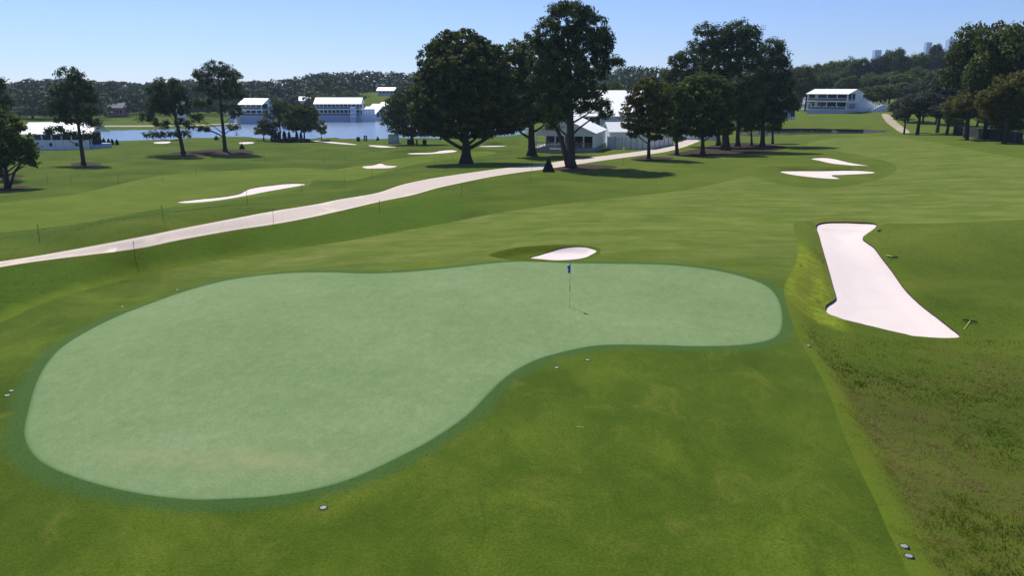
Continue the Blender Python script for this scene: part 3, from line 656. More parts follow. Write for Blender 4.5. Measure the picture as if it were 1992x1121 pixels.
tree('pine_tree', 'strongly leaning pine, the left of the pair sharing a mulch bed', 'tree', (357,299),
     [(325,162,26,9),(300,175,16,12),(345,178,20,14),(320,195,28,16),(355,200,14,18),(300,205,18,14),(335,215,26,12),(285,228,18,10),(312,240,16,7),(352,238,12,7),(300,262,24,6),(338,260,14,6),(362,262,8,6)],
     [(350,265),(343,235),(336,200),(330,165)], 7.5, dens=.56, rc=.7, per=26, seed=32, **PN)
tree('pine_tree', 'umbrella-topped pine, the taller right one of the pair near the lake', 'tree', (438,294),
     [(422,130,24,11),(402,142,22,10),(445,140,18,10),(460,148,10,8),(425,152,36,10),(385,150,10,8),(400,170,24,10),(450,168,20,10),(425,185,28,10),(460,185,14,10),(395,200,22,9),(450,210,18,8),(385,230,18,8),(460,222,16,7),(398,250,14,6),(455,248,12,6),(372,245,10,6)],
     [(435,260),(430,215),(427,170),(423,130)], 7.5, dens=.5, rc=.7, per=24, seed=33, **PN)
tree('broadleaf_tree', 'leafy tree cut by the left picture edge, the nearer of two', 'tree', (14,366),
     [(10,240,28,22),(-25,250,30,30),(25,265,30,22),(0,285,40,24),(45,288,24,18),(-40,290,30,26),(25,308,36,16),(58,300,14,12),(-15,318,30,14),(52,318,16,8),(-20,215,22,18)],
     [(12,335),(8,310),(2,260)], 9, 'maple_leaf', dens=.5, rc=.65, per=24, leaf=.23, asp=.6, seed=34, split=[(16,360),(28,335),(42,315)])
tree('pine_tree', 'dark pine at the left edge behind the nearer leafy tree', 'tree', (2,342),
     [(-10,175,22,16),(-25,200,26,18),(5,215,18,14),(-10,235,30,16),(-40,240,22,18),(2,160,9,6),(15,195,8,7)], [(0,310),(-3,260),(-8,190)], 8, dens=.42, rc=.7, per=24, seed=35, **PN)
G5 = 'trees around the shrub bed by the lake'
tree('broadleaf_tree', 'small rounded tree at the left end of the lakeside shrub bed', 'tree', (513,273),
     [(515,240,14,9),(506,252,12,9),(524,250,14,10),(514,258,16,6)], [(513,264),(514,250)], 2.6, 'maple_leaf', dens=.55, rc=.8, per=26, leaf=.28, asp=.6, seed=41, group=G5)
tree('pine_tree', 'layered pine rising from the middle of the lakeside shrub bed', 'tree', (545,274),
     [(540,200,14,8),(535,212,18,9),(552,212,16,9),(528,226,20,7),(556,226,16,7),(545,238,20,6),(530,246,14,5),(560,246,12,5)], [(545,255),(543,225),(540,200)], 3.6, dens=.5, rc=.8, per=26, seed=42, group=G5, **PN)
tree('broadleaf_tree', 'dense round-headed tree right of the layered lakeside pine', 'tree', (592,274),
     [(585,212,18,9),(572,222,16,12),(602,222,15,13),(588,235,27,16),(575,245,16,10),(603,244,14,10),(588,252,20,5)], [(592,262),(591,245),(588,220)], 3.6, 'maple_leaf', dens=.7, rc=.85, per=28, leaf=.28, asp=.6, seed=43, group=G5)
tree('broadleaf_tree', 'tiny sapling at the right end of the lakeside shrub bed', 'tree', (626,273),
     [(623,240,7,5),(620,249,8,6),(629,250,7,6),(625,257,9,4)], [(625,264),(624,250)], 1.8, 'maple_leaf', dens=.5, rc=.6, per=20, leaf=.24, asp=.6, seed=44, group=G5)

# ---- wooded right side: individual trees, built from a few shared crowns
def proto(mat, seed, n_l=9, leaf=.17, dens=.75, rc=.8, per=34, low=.12):
    """unit tree 10 m tall, about 9 m wide; returns trunk mesh and crown mesh"""
    rng = np.random.default_rng(seed); L = []
    cz, rz = (10+low*10)/2-.2, (9.9-low*10)/2
    for i in range(n_l+5):
        d = unit(rng.normal(size=3)); d[2] = d[2] if d[2] > -.5 else -d[2]; r = rng.uniform(.45, .75)
        L.append((np.array([3.9*d[0]*r, 3.9*d[1]*r, cz+rz*d[2]*r]), np.array([1.75, 1.75, rz*.36])*rng.uniform(.8, 1.15)))
    C, Nn, S, Tt = crown_points(L, rng, dens, rc, per, 'oak', leaf)
    k = C[:,2] > .3
    cm = leaf_mesh('crown', C[k], Nn[k], S[k], .62, Tt[k], M[mat], rng)
    tb = MB(); tb.tube([(0,0,-.8),(0,0,.4),(.1,.1,3),(0,.2,8)], [.42,.3,.24,.06], 7)
    for c, rd in L[1:]: tb.tube(limb_path((0.05, .1, c[2]*.6), c, rng), [.12,.1,.08,.06,.03], 5)
    return tb.mesh('trunk', M['bark'], True), cm
PR = {'green': [proto('wood_leaf', 50), proto('wood_leaf', 51), proto('maple_leaf', 52)], 'dark': [proto('oak_leaf', 53), proto('oak_leaf', 54, low=.25)],
      'grey': [proto('grey_leaf', 55, low=.3), proto('grey_leaf', 56, low=.3)], 'russet': [proto('russet_leaf', 57), proto('russet_leaf', 58, low=.22)]}
def put_tree(name, label, kind, px, top, halfw, Y, group, seed):
    """a tree whose crown tops out at pixel (px, top), halfw pixels wide each side, standing Y metres out on the ground"""
    rng = np.random.default_rng(seed); t = at_y([(px, top)], Y)[0]; z = gz(t[0], t[1]); h = max(t[2]-z, 2.5); s = Y/F/CP
    tm, cm = PR[kind][seed % len(PR[kind])]
    root = empty(name, (t[0], t[1], z), rng.uniform(0, 6.28)); tag(root, label, 'tree', group)
    for nm, me in (('trunk', tm), ('crown', cm)):
        o = link(bpy.data.objects.new(nm, me), root); o.scale = (halfw*s/3.9, halfw*s/3.9, h/9.9)
    return root
GH, GF = 'trees on the wooded hillside at right', 'tall trees along the right picture edge'
HILL = [
 ('broadleaf_tree','large dark tree filling the right picture edge up to its top','dark',1985,22,74,150,GF), ('broadleaf_tree','second tall dark tree in from the right edge, peak at its left','dark',1908,42,54,165,GF),
 ('broadleaf_tree','broad dark tree low at the right edge behind the fence','russet',1975,130,55,140,GF), ('broadleaf_tree','brownish tree between the grey thicket and the right edge trees','russet',1895,165,42,155,GF),
 ('broadleaf_tree','shaggy tree just left of the right edge mass, above the fence','dark',1935,110,50,158,GF), ('broadleaf_tree','low green tree tucked behind the dark fence at right','green',1965,205,35,150,GF),
 ('broadleaf_tree','grey leafed tree beside the foot of the hill path','grey',1795,172,44,190,GF), ('broadleaf_tree','tallest grey leafed tree in the thicket right of the hill path','grey',1838,140,42,198,GF),
 ('broadleaf_tree','low spreading grey tree nearest the fairway corner','grey',1850,195,38,182,GF), ('broadleaf_tree','small grey tree leaning over the hill path end','grey',1765,205,24,205,GF),
 ('broadleaf_tree','bright green tree above the staircase of the white pavilion','green',1760,140,36,330,GH), ('broadleaf_tree','yellow-green tree behind the grey thicket','green',1830,135,34,300,GH),
 ('broadleaf_tree','tall rounded tree standing out above the hill skyline','green',1742,86,24,400,GH), ('broadleaf_tree','skyline tree between the two far towers','grey',1827,84,16,420,GH)]
UND = [(1748,196,22,255),(1772,188,26,245),(1800,200,26,238),(1826,192,26,232),(1852,205,24,226),(1878,196,28,222),(1906,204,28,216),(1936,198,28,208),(1964,206,28,200),(1992,200,30,196),(1862,222,18,205),(1920,226,18,196),(1975,228,18,186)]
uw = ['leftmost', 'second', 'third', 'fourth', 'fifth', 'sixth', 'seventh', 'eighth', 'ninth', 'rightmost', 'left low', 'middle low', 'right low']
HILL += [('understory_tree', '%s leafy understory tree filling the shade behind the grey thicket and fence' % uw[i], ['green','dark','green','russet'][i % 4], a, b, c, d, 'understory behind the fence') for i, (a, b, c, d) in enumerate(UND)]
for i, (nm, lb, kd, px, top, hw, Y, g) in enumerate(HILL): put_tree(nm, lb, kd, px, top, hw, Y, g, 100+i)
rowspec = [('back row under the skyline', 410, 108, 1545, 1900, 27, 25, 9), ('middle row of the slope', 350, 138, 1570, 1900, 30, 27, 9), ('lower row above the pavilion', 318, 160, 1700, 1880, 30, 24, 7)]
wd = ['leftmost', 'second from left', 'third from left', 'fourth from left', 'fifth from left', 'sixth from left', 'seventh from left', 'eighth from left', 'ninth from left', 'tenth from left', 'eleventh from left', 'twelfth from left', 'thirteenth from left', 'fourteenth from left']
for r, (ds, Y, top, x0, x1, st, hw, jy) in enumerate(rowspec):
    rng = np.random.default_rng(70+r)
    for i, px in enumerate(np.arange(x0, x1, st)):
        sk = np.interp(px, [1540,1600,1650,1700,1740,1800,1860,1900], [138,118,112,106,98,100,100,96]) if r == 0 else top + rng.uniform(-jy, jy) - (px-x0)*.03
        put_tree('broadleaf_tree', '%s tree in the %s, right hillside' % (wd[i], ds), ['green','green','green','dark','grey','russet'][int(rng.integers(6))], px+rng.uniform(-6, 6), sk+rng.uniform(-3, 5)*(r == 0), hw*rng.uniform(.85, 1.2), Y+rng.uniform(-12, 12), GH, 200+r*20+i)
for i, (lb, kd, px, top, hw, Y) in enumerate([
 ('dark rounded tree behind the white stand left of the pavilion','dark',1560,122,24,330), ('round tree behind the left end of the lake grandstand','green',622,178,19,350), ('round tree behind the right half of the lake grandstand','green',674,175,16,356),
 ('yellow-green tree behind the white hall roof, left of the russet tree','green',1195,153,24,205), ('dark tree behind the lakeside chalets','green',765,190,14,350),
 ('small tree beside the house across the lake','dark',246,196,12,370), ('tree above the roof of the left marquee','green',60,205,34,330)]):
    put_tree('broadleaf_tree', lb, kd, px, top, hw, Y, 'lone trees across the lake', 300+i)

# ---- far wood: one mass behind the lake and hall
def far_wood():
    rng = np.random.default_rng(91); C, Nn, S, Tt = [], [], [], []
    sx = [-300,0,60,130,200,290,340,370,480,540,580,620,700,760,810,850,1000,1180,1230,1280,1300,1420,1545]
    sy = [165,163,153,153,155,161,155,153,156,155,148,139,136,138,137,141,140,139,125,128,133,128,130]
    for row, (Y, dy, st) in enumerate([(372, 30, 16), (400, 20, 15), (430, 11, 14), (470, 4, 12), (520, 0, 11), (560, 0, 11)]):
        for px in np.arange(-420, 1600, st):
            px = px + rng.uniform(-5, 5)
            if row < 3 and 690 < px < 785: continue
            YY = Y + rng.uniform(-12, 12) - (40 if px < 200 else 0); top = np.interp(px, sx, sy) + dy*rng.uniform(.6, 1.3) + rng.exponential(3.0)*(1 if row > 3 else 2)
            t = at_y([(px, top)], YY)[0]; z = max(-1.5 + (YY-330)*.02, 0) if row < 3 else 3.0; h = t[2]-z
            if h < 4: continue
            w_ = rng.uniform(3.4, 5.6)*(.8+h/60); nl = 5
            tint = np.clip(rng.normal(.45, .22), .05, .95)
            for j in range(nl):
                fr = (j+.7)/nl; c = np.array([t[0], t[1], z+h*fr*.94]) + rng.normal(size=3)*np.array([w_*.28, w_*.28, .3])
                rd = np.array([w_, w_, h*.17])*(.62+.5*math.sin(math.pi*min(fr+.08, .96))); nq = 46
                d = unit(rng.normal(size=(nq, 3))*np.array([1, 1.0, 1])); d[:,1] = np.where(rng.uniform(size=nq) < .5, -abs(d[:,1]), d[:,1])
                p_ = c + d*rd*rng.uniform(.6, 1.05, (nq, 1)); C.append(p_); Nn.append(d+rng.normal(size=(nq, 3))*.6+np.array([0, 0, .25]))
                S.append(rng.uniform(.5, 1.0, nq)); Tt.append(np.clip(tint+rng.normal(0, .08, nq), 0, 1))
    me = leaf_mesh('far_wood', np.concatenate(C), np.concatenate(Nn), np.concatenate(S), .7, np.concatenate(Tt), M['far_leaf'], rng)
    o = link(bpy.data.objects.new('far_wood', me)); tag(o, 'hazy dark wood closing the view across the lake', 'wood', kind='stuff')
    print('far wood quads', len(me.polygons))
far_wood()
print('trees', round(time.time()-T0, 1), sum(len(m_.polygons) for m_ in bpy.data.meshes))
# ------------------------------------------------------------------ built things
plain('white_roof', (.82,.83,.84), .5, .03, .6); plain('white_panel', (.72,.75,.80), .6, .06, .8); plain('white_frame', (.78,.80,.83), .5, .05, 2)
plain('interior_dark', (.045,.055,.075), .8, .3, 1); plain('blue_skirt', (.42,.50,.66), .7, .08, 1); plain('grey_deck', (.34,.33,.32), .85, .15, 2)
plain('dark_mesh', (.016,.020,.026), .9, .35, 2); plain('black_tarp', (.012,.013,.016), .75, .3, 4); plain('dark_metal', (.03,.035,.03), .5, .2, 5, metal=.5)
plain('tower_glass_hazed', (.22,.33,.52), .35, .05, .02); plain('tower_haze_blue', (.30,.42,.62), .8, .08, .03); plain('brick_red', (.28,.13,.10), .9, .2, 2); plain('roof_grey', (.11,.11,.13), .8, .2, 1)  # tower colours painted pale blue to stand in for distance haze
plain('window_glass', (.035,.05,.07), .15, .2, 1, .5); plain('timber', (.20,.12,.07), .85, .25, 3); plain('stone_wall_shaded', (.07,.065,.06), .95, .4, 2, bumpd=.05)
plain('grey_cabinet', (.30,.34,.40), .5, .08, 2); plain('flag_blue', (.05,.18,.70), .7, .1, 6); plain('pole_yellow', (.62,.58,.30), .45, .05, 5); plain('pole_dark', (.03,.03,.03), .5, .1, 5)
plain('cap_grey', (.22,.24,.23), .6, .1, 30); plain('cap_dark', (.015,.016,.014), .8, .2, 30); plain('rake_yellow', (.62,.50,.12), .5, .08, 9); plain('rake_black', (.015,.015,.016), .6, .1, 9)
plain('stake_green', (.035,.055,.030), .6, .15, 9); plain('chair_white', (.75,.76,.76), .5, .05, 3); plain('amber_screen', (.30,.17,.06), .4, .2, 2); plain('red_canvas', (.38,.08,.05), .8, .1, 2)
plain('sign_white', (.80,.81,.82), .5, .03, 2); plain('print_dark', (.03,.035,.06), .6, .1, 2)

def place(name, px, rz=0.0, off=0.0, Y=None):
    b = ground(px)[0] if Y is None else at_y([px], Y)[0]
    if Y is not None: b[2] = gz(b[0], b[1])
    b[2] -= off
    return empty(name, tuple(b), rz), b[1]/F/CP*.99
def share(root, name, me, spots):
    for q in spots:
        o = link(bpy.data.objects.new(name, me), root); o.location = q[:3]
        if len(q) > 3: o.rotation_euler = (0, 0, q[3])
def gable(root, L, W, ze, zr, over=.4, th=.18, mat='white_roof', y0=0.0):
    """roof with its ridge along local x, eaves at ze"""
    yc = y0+W/2
    sl = (zr-ze)/(W/2); e = ze-over*sl
    MB().prism([(y0-over, e), (yc, zr), (yc, zr-th), (y0-over, e-th)], 'x', -over, L+over).build('roof_slope', M[mat], root)
    MB().prism([(yc+.002, zr), (y0+W+over, e), (y0+W+over, e-th), (yc+.002, zr-th)], 'x', -over, L+over).build('roof_slope', M[mat], root)
    for x in (0.02, L-.14):
        MB().prism([(y0+.05, ze-.02), (yc, zr-th-.02), (y0+W-.05, ze-.02)], 'x', x, x+.12).build('gable_panel', M['white_panel'], root)

def pavilion(root, L, W, skirt, h1, h2, rise, bays, roof='white_roof', side_wall=True):
    """two open galleries over a white skirt, under a gabled roof; front at y=0"""
    z1, z2 = skirt, skirt+h1; ze = z2+h2
    MB().box(0, 0, -1.6, L, W, z1-.12).build('skirt', M['blue_skirt'], root)
    MB().box(-.25, -.35, z1-.117, L+.25, W+.2, z1+.06).build('floor_slab', M['white_frame'], root)
    MB().box(-.15, -.25, z2-.32, L+.15, W+.15, z2+.12).build('balcony_slab', M['white_frame'], root)
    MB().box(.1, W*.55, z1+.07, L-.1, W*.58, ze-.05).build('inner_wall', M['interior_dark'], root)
    MB().box(.1, W-.2, z1+.07, L-.1, W-.05, ze-.05).build('rear_wall', M['white_panel'], root)
    pm = MB().box(-.13, -.13, 0, .13, .13, h1-.35).mesh('post', M['white_frame']); pm2 = MB().box(-.13, -.13, 0, .13, .13, h2-.14).mesh('post', M['white_frame'])
    for i in range(bays+1):
        x = .15+(L-.3)*i/bays
        share(root, 'post', pm, [(x, .02, z1+.062)]); share(root, 'post', pm2, [(x, .02, z2+.122)])
    for z in (z1+.062, z2+.122):
        r = MB().box(0.3, -.2, z+.85, L-.3, -.12, z+.95)
        for x in np.arange(.4, L-.3, .5): r.box(x, -.19, z, x+.06, -.13, z+.848)
        r.build('railing', M['white_frame'], root)
        MB().box(.35, -.115, z+.05, L-.35, -.095, z+.8).build('railing_panel', M['window_glass'], root)
    cm = MB().box(-.45, -.3, 0, .45, .3, .72).box(-.4, .25, .722, .4, .3, 1.1).mesh('seat', M['chair_white'])
    share(root, 'seat', cm, [(L*(i+.5)/(bays*1.5), .9+(i % 2)*.8, z1+.062) for i in range(int(bays*1.5))])
    if side_wall:
        for x in (.0, L-.12): MB().box(x, W*.5, z1+.07, x+.12, W-.21, ze-.05).build('side_wall', M['white_panel'], root)
    gable(root, L, W, ze, ze+rise, .5)
    return z1, z2, ze
def stair(root, x0, y0, z0, x1, z1, wdt, n, mat='white_panel'):
    """solid stair running along local x from (x0,z0) to (x1,z1)"""
    for i in range(n):
        xa, xb = x0+(x1-x0)*i/n, x0+(x1-x0)*(i+1)/n; h = z0+(z1-z0)*(i+1)/n
        MB().box(min(xa, xb)+.004, y0, -.9, max(xa, xb)-.004, y0+wdt, h).build('step', M[mat], root)
    MB().bar((x0, y0-.05, z0+1.0), (x1, y0-.05, z1+1.0), .06).bar((x0, y0-.05, z0+.3), (x1, y0-.05, z1+.3), .05).build('handrail', M['white_frame'], root)
    for t in np.linspace(0, 1, 5): MB().box(x0+(x1-x0)*t-.04, y0-.09, z0+(z1-z0)*t-.3, x0+(x1-x0)*t+.04, y0-.012, z0+(z1-z0)*t+1.02).build('handrail_post', M['white_frame'], root)

# right-hand pavilion on its hill
rt, s = place('hospitality_pavilion', (1646,220), 0, .15)
tag(rt, 'white two-storey pavilion with gabled roof and side stairs on the right hill', 'pavilion')
Lp, Wp = 14.6, 12.8; AN = math.radians(-45); rt.rotation_euler = (0, 0, AN); c_, s_ = math.cos(AN), math.sin(AN)
shift = Vector((-Lp*c_, -Lp*s_, 0)); rt.location = Vector(rt.location) + shift
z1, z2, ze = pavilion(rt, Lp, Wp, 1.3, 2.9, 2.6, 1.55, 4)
x = Lp+.01
MB().box(x, .3, -1.6, x+.16, Wp, z1+2.6).build('gable_skirt', M['blue_skirt'], rt)
for i in range(3):
    y = 1.2+i*1.75
    fr = MB().box(x+.162, y-.08, z1+.35, x+.24, y+1.58, z1+2.15).build('window', M['white_frame'], rt)
    MB().box(x+.242, y, z1+.43, x+.27, y+1.5, z1+2.07).build('pane', M['window_glass'], fr)
    MB().box(x+.272, y+.15, z1+.8, x+.28, y+1.0, z1+1.6).build('screen', M['amber_screen'], fr)
pm = MB().box(-.12, -.12, 0, .12, .12, ze-z1-2.7).mesh('post', M['white_frame'])
share(rt, 'post', pm, [(x, y, z1+2.62) for y in np.linspace(.4, Wp-.2, 5)])
rr = MB().box(x-.02, .3, z1+3.5, x+.06, Wp-.1, z1+3.58)
for y in np.arange(.5, Wp-.2, .6): rr.box(x, y, z1+2.61, x+.05, y+.05, z1+3.498)
rr.build('railing', M['white_frame'], rt)
# side stairs: a two-flight white staircase leaning on the gable end
st_ = empty('event_staircase', rt.location, 0); q_ = Matrix.Rotation(AN, 4, 'Z') @ Vector((Lp+.3, Wp*.62, 0)) + rt.location; st_.location = (q_.x, q_.y, gz(q_.x, q_.y))
tag(st_, 'white external staircase descending to the right of the hill pavilion', 'staircase')
st_.rotation_euler = (0, 0, math.radians(-12))
stair(st_, 9.6, 1.2, .1, .2, 5.2, 2.4, 12); stair(st_, 3.6, -1.4, .1, 8.6, 2.7, 2.2, 7)
MB().box(8.7, -1.4, -1, 9.9, 1.15, 2.6).build('landing', M['white_panel'], st_)
MB().prism([(-.2, -1), (9.8, -1), (9.8, 1.0), (.0, 6.2), (-.2, 6.2)], 'y', 3.62, 3.74).build('back_panel', M['white_panel'], st_)
an, s = place('service_cabin', (1573,213), math.radians(20), .1); tag(an, 'small white cabin with raised stair tower left of the hill pavilion', 'cabin')
MB().box(-2.0, 0, -.6, 1.5, 2.6, 2.5).build('wall', M['white_panel'], an); MB().box(-2.2, -.2, 2.502, 1.7, 2.8, 2.7).build('roof', M['white_roof'], an)
MB().box(.2, 2.62, -.6, 2.2, 4.4, 6.2).build('stair_tower', M['white_frame'], an); MB().box(-.1, -.04, 0, .8, -.004, 2).build('door', M['interior_dark'], an)
for k_ in range(4): MB().box(.5, 2.58, .4+k_*1.4, 1.9, 2.616, .9+k_*1.4).build('opening', M['interior_dark'], an)

# grandstand across the lake
gs, s = place('lake_grandstand', (614,233), math.radians(2)); tag(gs, 'long white two-storey grandstand with plain white roof on the far lake shore', 'grandstand')
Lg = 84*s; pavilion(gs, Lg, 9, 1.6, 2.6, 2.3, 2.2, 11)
tw_ = MB().box(Lg*.80, -3.0, -1.2, Lg*.91, -.4, 5.0).build('stair_tower', M['white_panel'], gs)
for k_ in range(3): MB().box(Lg*.80+.3, -3.04, .2+1.6*k_, Lg*.91-.3, -3.003, 1.0+1.6*k_).build('tread_opening', M['blue_skirt'], tw_)
wl = empty('screen_wall', Vector(gs.location)+Vector((Lg+.8, 1.0, 0)), .12); tag(wl, 'ribbed pale screen wall at the right end of the lake grandstand', 'screen wall')
pm = MB().box(0, 0, -1.2, .92, .12, 4.2).mesh('panel', M['white_panel']); share(wl, 'panel', pm, [(i*.96, 0, 0) for i in range(5)])
pl, s = place('lake_pavilion', (468,238), math.radians(-12)); tag(pl, 'smaller white-roofed two-storey pavilion behind the fountain across the lake', 'pavilion')
Lq = 46*s; pavilion(pl, Lq, 9, 2.4, 2.4, 2.1, 2.0, 4)
MB().box(-6, 1, -1, -.3, 5, 4.3).build('side_terrace', M['white_panel'], pl); MB().box(-6.2, .8, 4.302, -.28, .9, 5.2).build('terrace_railing', M['white_frame'], pl)
for i, (px, py, L_, W_, h_, lb) in enumerate([(716,231,7.5,8,2.6,'lowest white gabled chalet nearest the lake grandstand'), (728,230,7.5,9,3.6,'middle white gabled chalet with dark gable across the lake'), (744,229,9,10,4.2,'highest white gabled chalet left of the lakeside tree')]):
    ch, s = place('chalet', (px-12, py-1), math.radians(-38), .2); tag(ch, lb, 'chalet', 'gabled chalets across the lake')
    MB().box(0, 0, -1.5, L_*1.15, W_*.8, h_).build('wall', M['white_panel'], ch); gable(ch, L_*1.15, W_*.8, h_, h_+2.4, .6)
    MB().prism([(.2, h_+.1), (W_*.4, h_+2.0), (W_*.8-.2, h_+.1)], 'x', L_*1.15+.03, L_*1.15+.10).build('gable_opening', M['interior_dark'], ch)
    for k_ in range(3): MB().box(L_*1.15+.012, .5+k_*W_*.25, .9, L_*1.15+.06, .5+k_*W_*.25+W_*.18, 2.6).build('window', M['window_glass'], ch)
for i, (px, lb) in enumerate([(716,'red canvas awning below the left lake chalet'), (727,'red canvas awning below the middle lake chalet')]):
    aw, s = place('awning', (px, 233)); tag(aw, lb, 'awning', 'red awnings by the chalets')
    MB().prism([(0, 2.6), (1.6, 3.2), (1.6, 3.1), (0, 2.5)], 'x', 0, 2.4).build('canvas', M['red_canvas'], aw)
    for q in ((.05, .05), (2.3, .05)): MB().box(q[0], q[1], -.3, q[0]+.08, q[1]+.08, 2.5).build('post', M['white_frame'], aw)
lw, s = place('terrace_wall', (704,234)); tag(lw, 'low white terrace wall in front of the lake chalets', 'wall')
pm = MB().box(0, 0, -.8, 1.9, .15, 1.5).mesh('panel', M['white_panel']); share(lw, 'panel', pm, [(i*1.96, i*.15, 0) for i in range(6)])
# left marquee
mq, s = place('marquee', (46,290), math.radians(5)); tag(mq, 'low wide marquee with white roof behind the leaning pine at far left', 'marquee')
Lm = 124*s; MB().box(-.5, -.6, -.8, Lm+.5, 9.4, .6).build('deck', M['blue_skirt'], mq)
pm = MB().box(-.1, -.1, .6, .1, .1, 3.3).mesh('post', M['white_frame']); share(mq, 'post', pm, [(Lm*i/7, 0, 0) for i in range(8)])
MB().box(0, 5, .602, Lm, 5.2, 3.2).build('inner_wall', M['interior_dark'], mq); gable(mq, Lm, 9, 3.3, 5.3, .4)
pm = MB().box(0, 0, -.8, Lm/8-.05, .1, 1.9).mesh('hoarding_panel', M['white_panel']); pb = MB().box(.5, -.02, .6, 1.1, -.004, 1.3).mesh('printed_mark', M['print_dark'])
for i in range(8):
    o = link(bpy.data.objects.new('hoarding_panel', pm), mq); o.location = (i*Lm/8, -.9, 0)
    if i in (1, 3, 6): link(bpy.data.objects.new('printed_mark', pb), o)
# score tower, houses, far roofs
tw, s = place('score_tower', (356,241)); tag(tw, 'slim white scoring tower between the two leaning pines, across the lake', 'tower')
MB().box(-1.2, -1, -1.0, 1.2, 1, 3.0).build('base', M['white_frame'], tw); MB().box(-1.6, -1.2, 3.002, 1.8, 1.2, 8.2).build('cabin', M['white_panel'], tw); MB().box(1.802, -1.2, 3.1, 2.6, 1.2, 8.1).build('side_screen', M['dark_mesh'], tw)
MB().box(-2, -1.5, 8.202, 2.8, 1.5, 8.6).build('roof', M['white_roof'], tw)
def house(px, Y, rz, L_, W_, h_, r_, wm, rm, lb):
    h0, s = place('house', px, rz, 0, Y); tag(h0, lb, 'house')
    MB().box(0, 0, -3, L_, W_, h_).build('wall', M[wm], h0); gable(h0, L_, W_, h_, h_+r_, .6, .2, rm)
    for i in range(4):
        wn = MB().box(L_*(.08+.23*i), -.06, h_*.3, L_*(.08+.23*i)+1.5, -.004, h_*.75).build('window', M['white_frame'], h0)
        MB().box(L_*(.08+.23*i)+.12, -.09, h_*.3+.1, L_*(.08+.23*i)+1.38, -.062, h_*.75-.1).build('pane', M['window_glass'], wn)
    return h0
house((211,230), 352, .1, 6.0, 7, 4.2, 1.9, 'brick_red', 'roof_grey', 'reddish brick house among the trees across the lake at left')
hh = house((735,200), 424, -.1, 8.5, 7, 2.4, 1.5, 'white_panel', 'white_roof', 'white house on the slope above the lakeside chalets')
house((585,220), 362, .2, 8, 7, 5.6, 1.5, 'white_panel', 'white_roof', 'small white house roof above the round lakeside tree')
# central tents
tn, s = place('gabled_tent', (1042,294), math.radians(22)); tag(tn, 'white gabled tent with open dining front and deck behind the tall pine', 'tent')
TA = math.radians(-14); tn.rotation_euler = (0, 0, TA); wT = 110*s; dT = 15.0; hE, hR = 3.5, 5.9
MB().box(-.3, -1.7, -1.2, wT+.3, dT, .75).build('deck', M['grey_deck'], tn)
MB().prism([(-.4, hE-.15), (wT/2, hR), (wT/2, hR-.18), (-.4, hE-.33)], 'y', -.3, dT+.3).build('roof_slope', M['white_roof'], tn)
MB().prism([(wT/2+.002, hR), (wT+.4, hE-.15), (wT+.4, hE-.33), (wT/2+.002, hR-.18)], 'y', -.3, dT+.3).build('roof_slope', M['white_roof'], tn)
MB().prism([(.1, hE-.2), (wT/2, hR-.25), (wT-.1, hE-.2), (wT-.1, hE-.7), (.1, hE-.7)], 'y', 0, .12).build('gable_panel', M['white_panel'], tn)
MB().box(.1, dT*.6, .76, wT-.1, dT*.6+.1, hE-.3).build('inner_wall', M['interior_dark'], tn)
pm = MB().box(-.1, -.06, .752, .1, .14, hE-.702).mesh('post', M['white_frame']); share(tn, 'post', pm, [(.15+(wT-.3)*i/6, .0, 0) for i in range(7)])
pm = MB().prism([(0, -.5), (.06, -.62), (.12, -.5)], 'z', -.9, hE-.34).mesh('spare', M['white_panel'])
bpy.data.meshes.remove(pm)
for i in range(8):
    y0, y1 = dT*i/8+.03, dT*(i+1)/8-.03
    MB().prism([(wT+.02, y0), (wT+.16, (y0+y1)/2), (wT+.02, y1), (wT-.08, y1), (wT-.08, y0)], 'z', -.9, hE-.34).build('side_curtain', M['white_panel'], tn)
rl = MB().box(0, -1.66, 1.66, wT, -1.58, 1.76)
for x in np.arange(.1, wT, .42): rl.box(x, -1.65, .752, x+.05, -1.6, 1.658)
rl.build('railing', M['timber'], tn)
MB().box(wT*.30, -3.2, -.9, wT*.52, -1.72, .72).build('landing', M['grey_deck'], tn)
for i in range(4): MB().box(wT*.52+.01+i*.32, -3.2, -.9, wT*.52+.32+i*.32, -1.9, .55-i*.28).build('step', M['grey_deck'], tn)
lr = MB().box(wT*.30, -3.2, 1.55, wT*.52, -3.12, 1.65)
for x in np.arange(wT*.30, wT*.52, .35): lr.box(x, -3.19, .722, x+.05, -3.14, 1.548)
lr.build('landing_railing', M['white_frame'], tn)
# dining furniture: each a thing of its own on the deck
tabm = MB().lathe([(.30, 0), (.30, .03), (.04, .05), (.04, .70), (.62, .72), (.62, .76)], 12).mesh('dining_table', M['chair_white'])
chm = MB().box(-.22, -.22, .42, .22, .22, .47).box(-.22, .17, .472, .22, .22, .95)
for a_, b_ in ((-.2, -.2), (.16, -.2), (-.2, .16), (.16, .16)): chm.box(a_, b_, 0, a_+.04, b_+.04, .418)
chm = chm.mesh('dining_chair', M['chair_white']); R_ = Matrix.Rotation(TA, 4, 'Z'); base_t = Vector(tn.location)
ordn = ['leftmost', 'second', 'third', 'fourth', 'fifth', 'rightmost']
for i in range(6):
    q = R_ @ Vector((wT*(.10+.155*i), 1.2+(i % 2)*.7, .752)) + base_t
    o = link(bpy.data.objects.new('dining_table', tabm)); o.location = q; tag(o, '%s round white table along the open front of the gabled tent' % ordn[i], 'table', 'tables in the gabled tent')
    for j, sd_ in enumerate((-1, 1)):
        e = link(bpy.data.objects.new('dining_chair', chm)); e.location = q + R_ @ Vector((sd_*.95, 0, 0)); e.rotation_euler = (0, 0, TA+(-sd_)*math.pi/2)
        tag(e, 'white dining chair on the %s side of the %s tent table' % (('left', 'right')[j], ordn[i]), 'chair', 'chairs in the gabled tent')
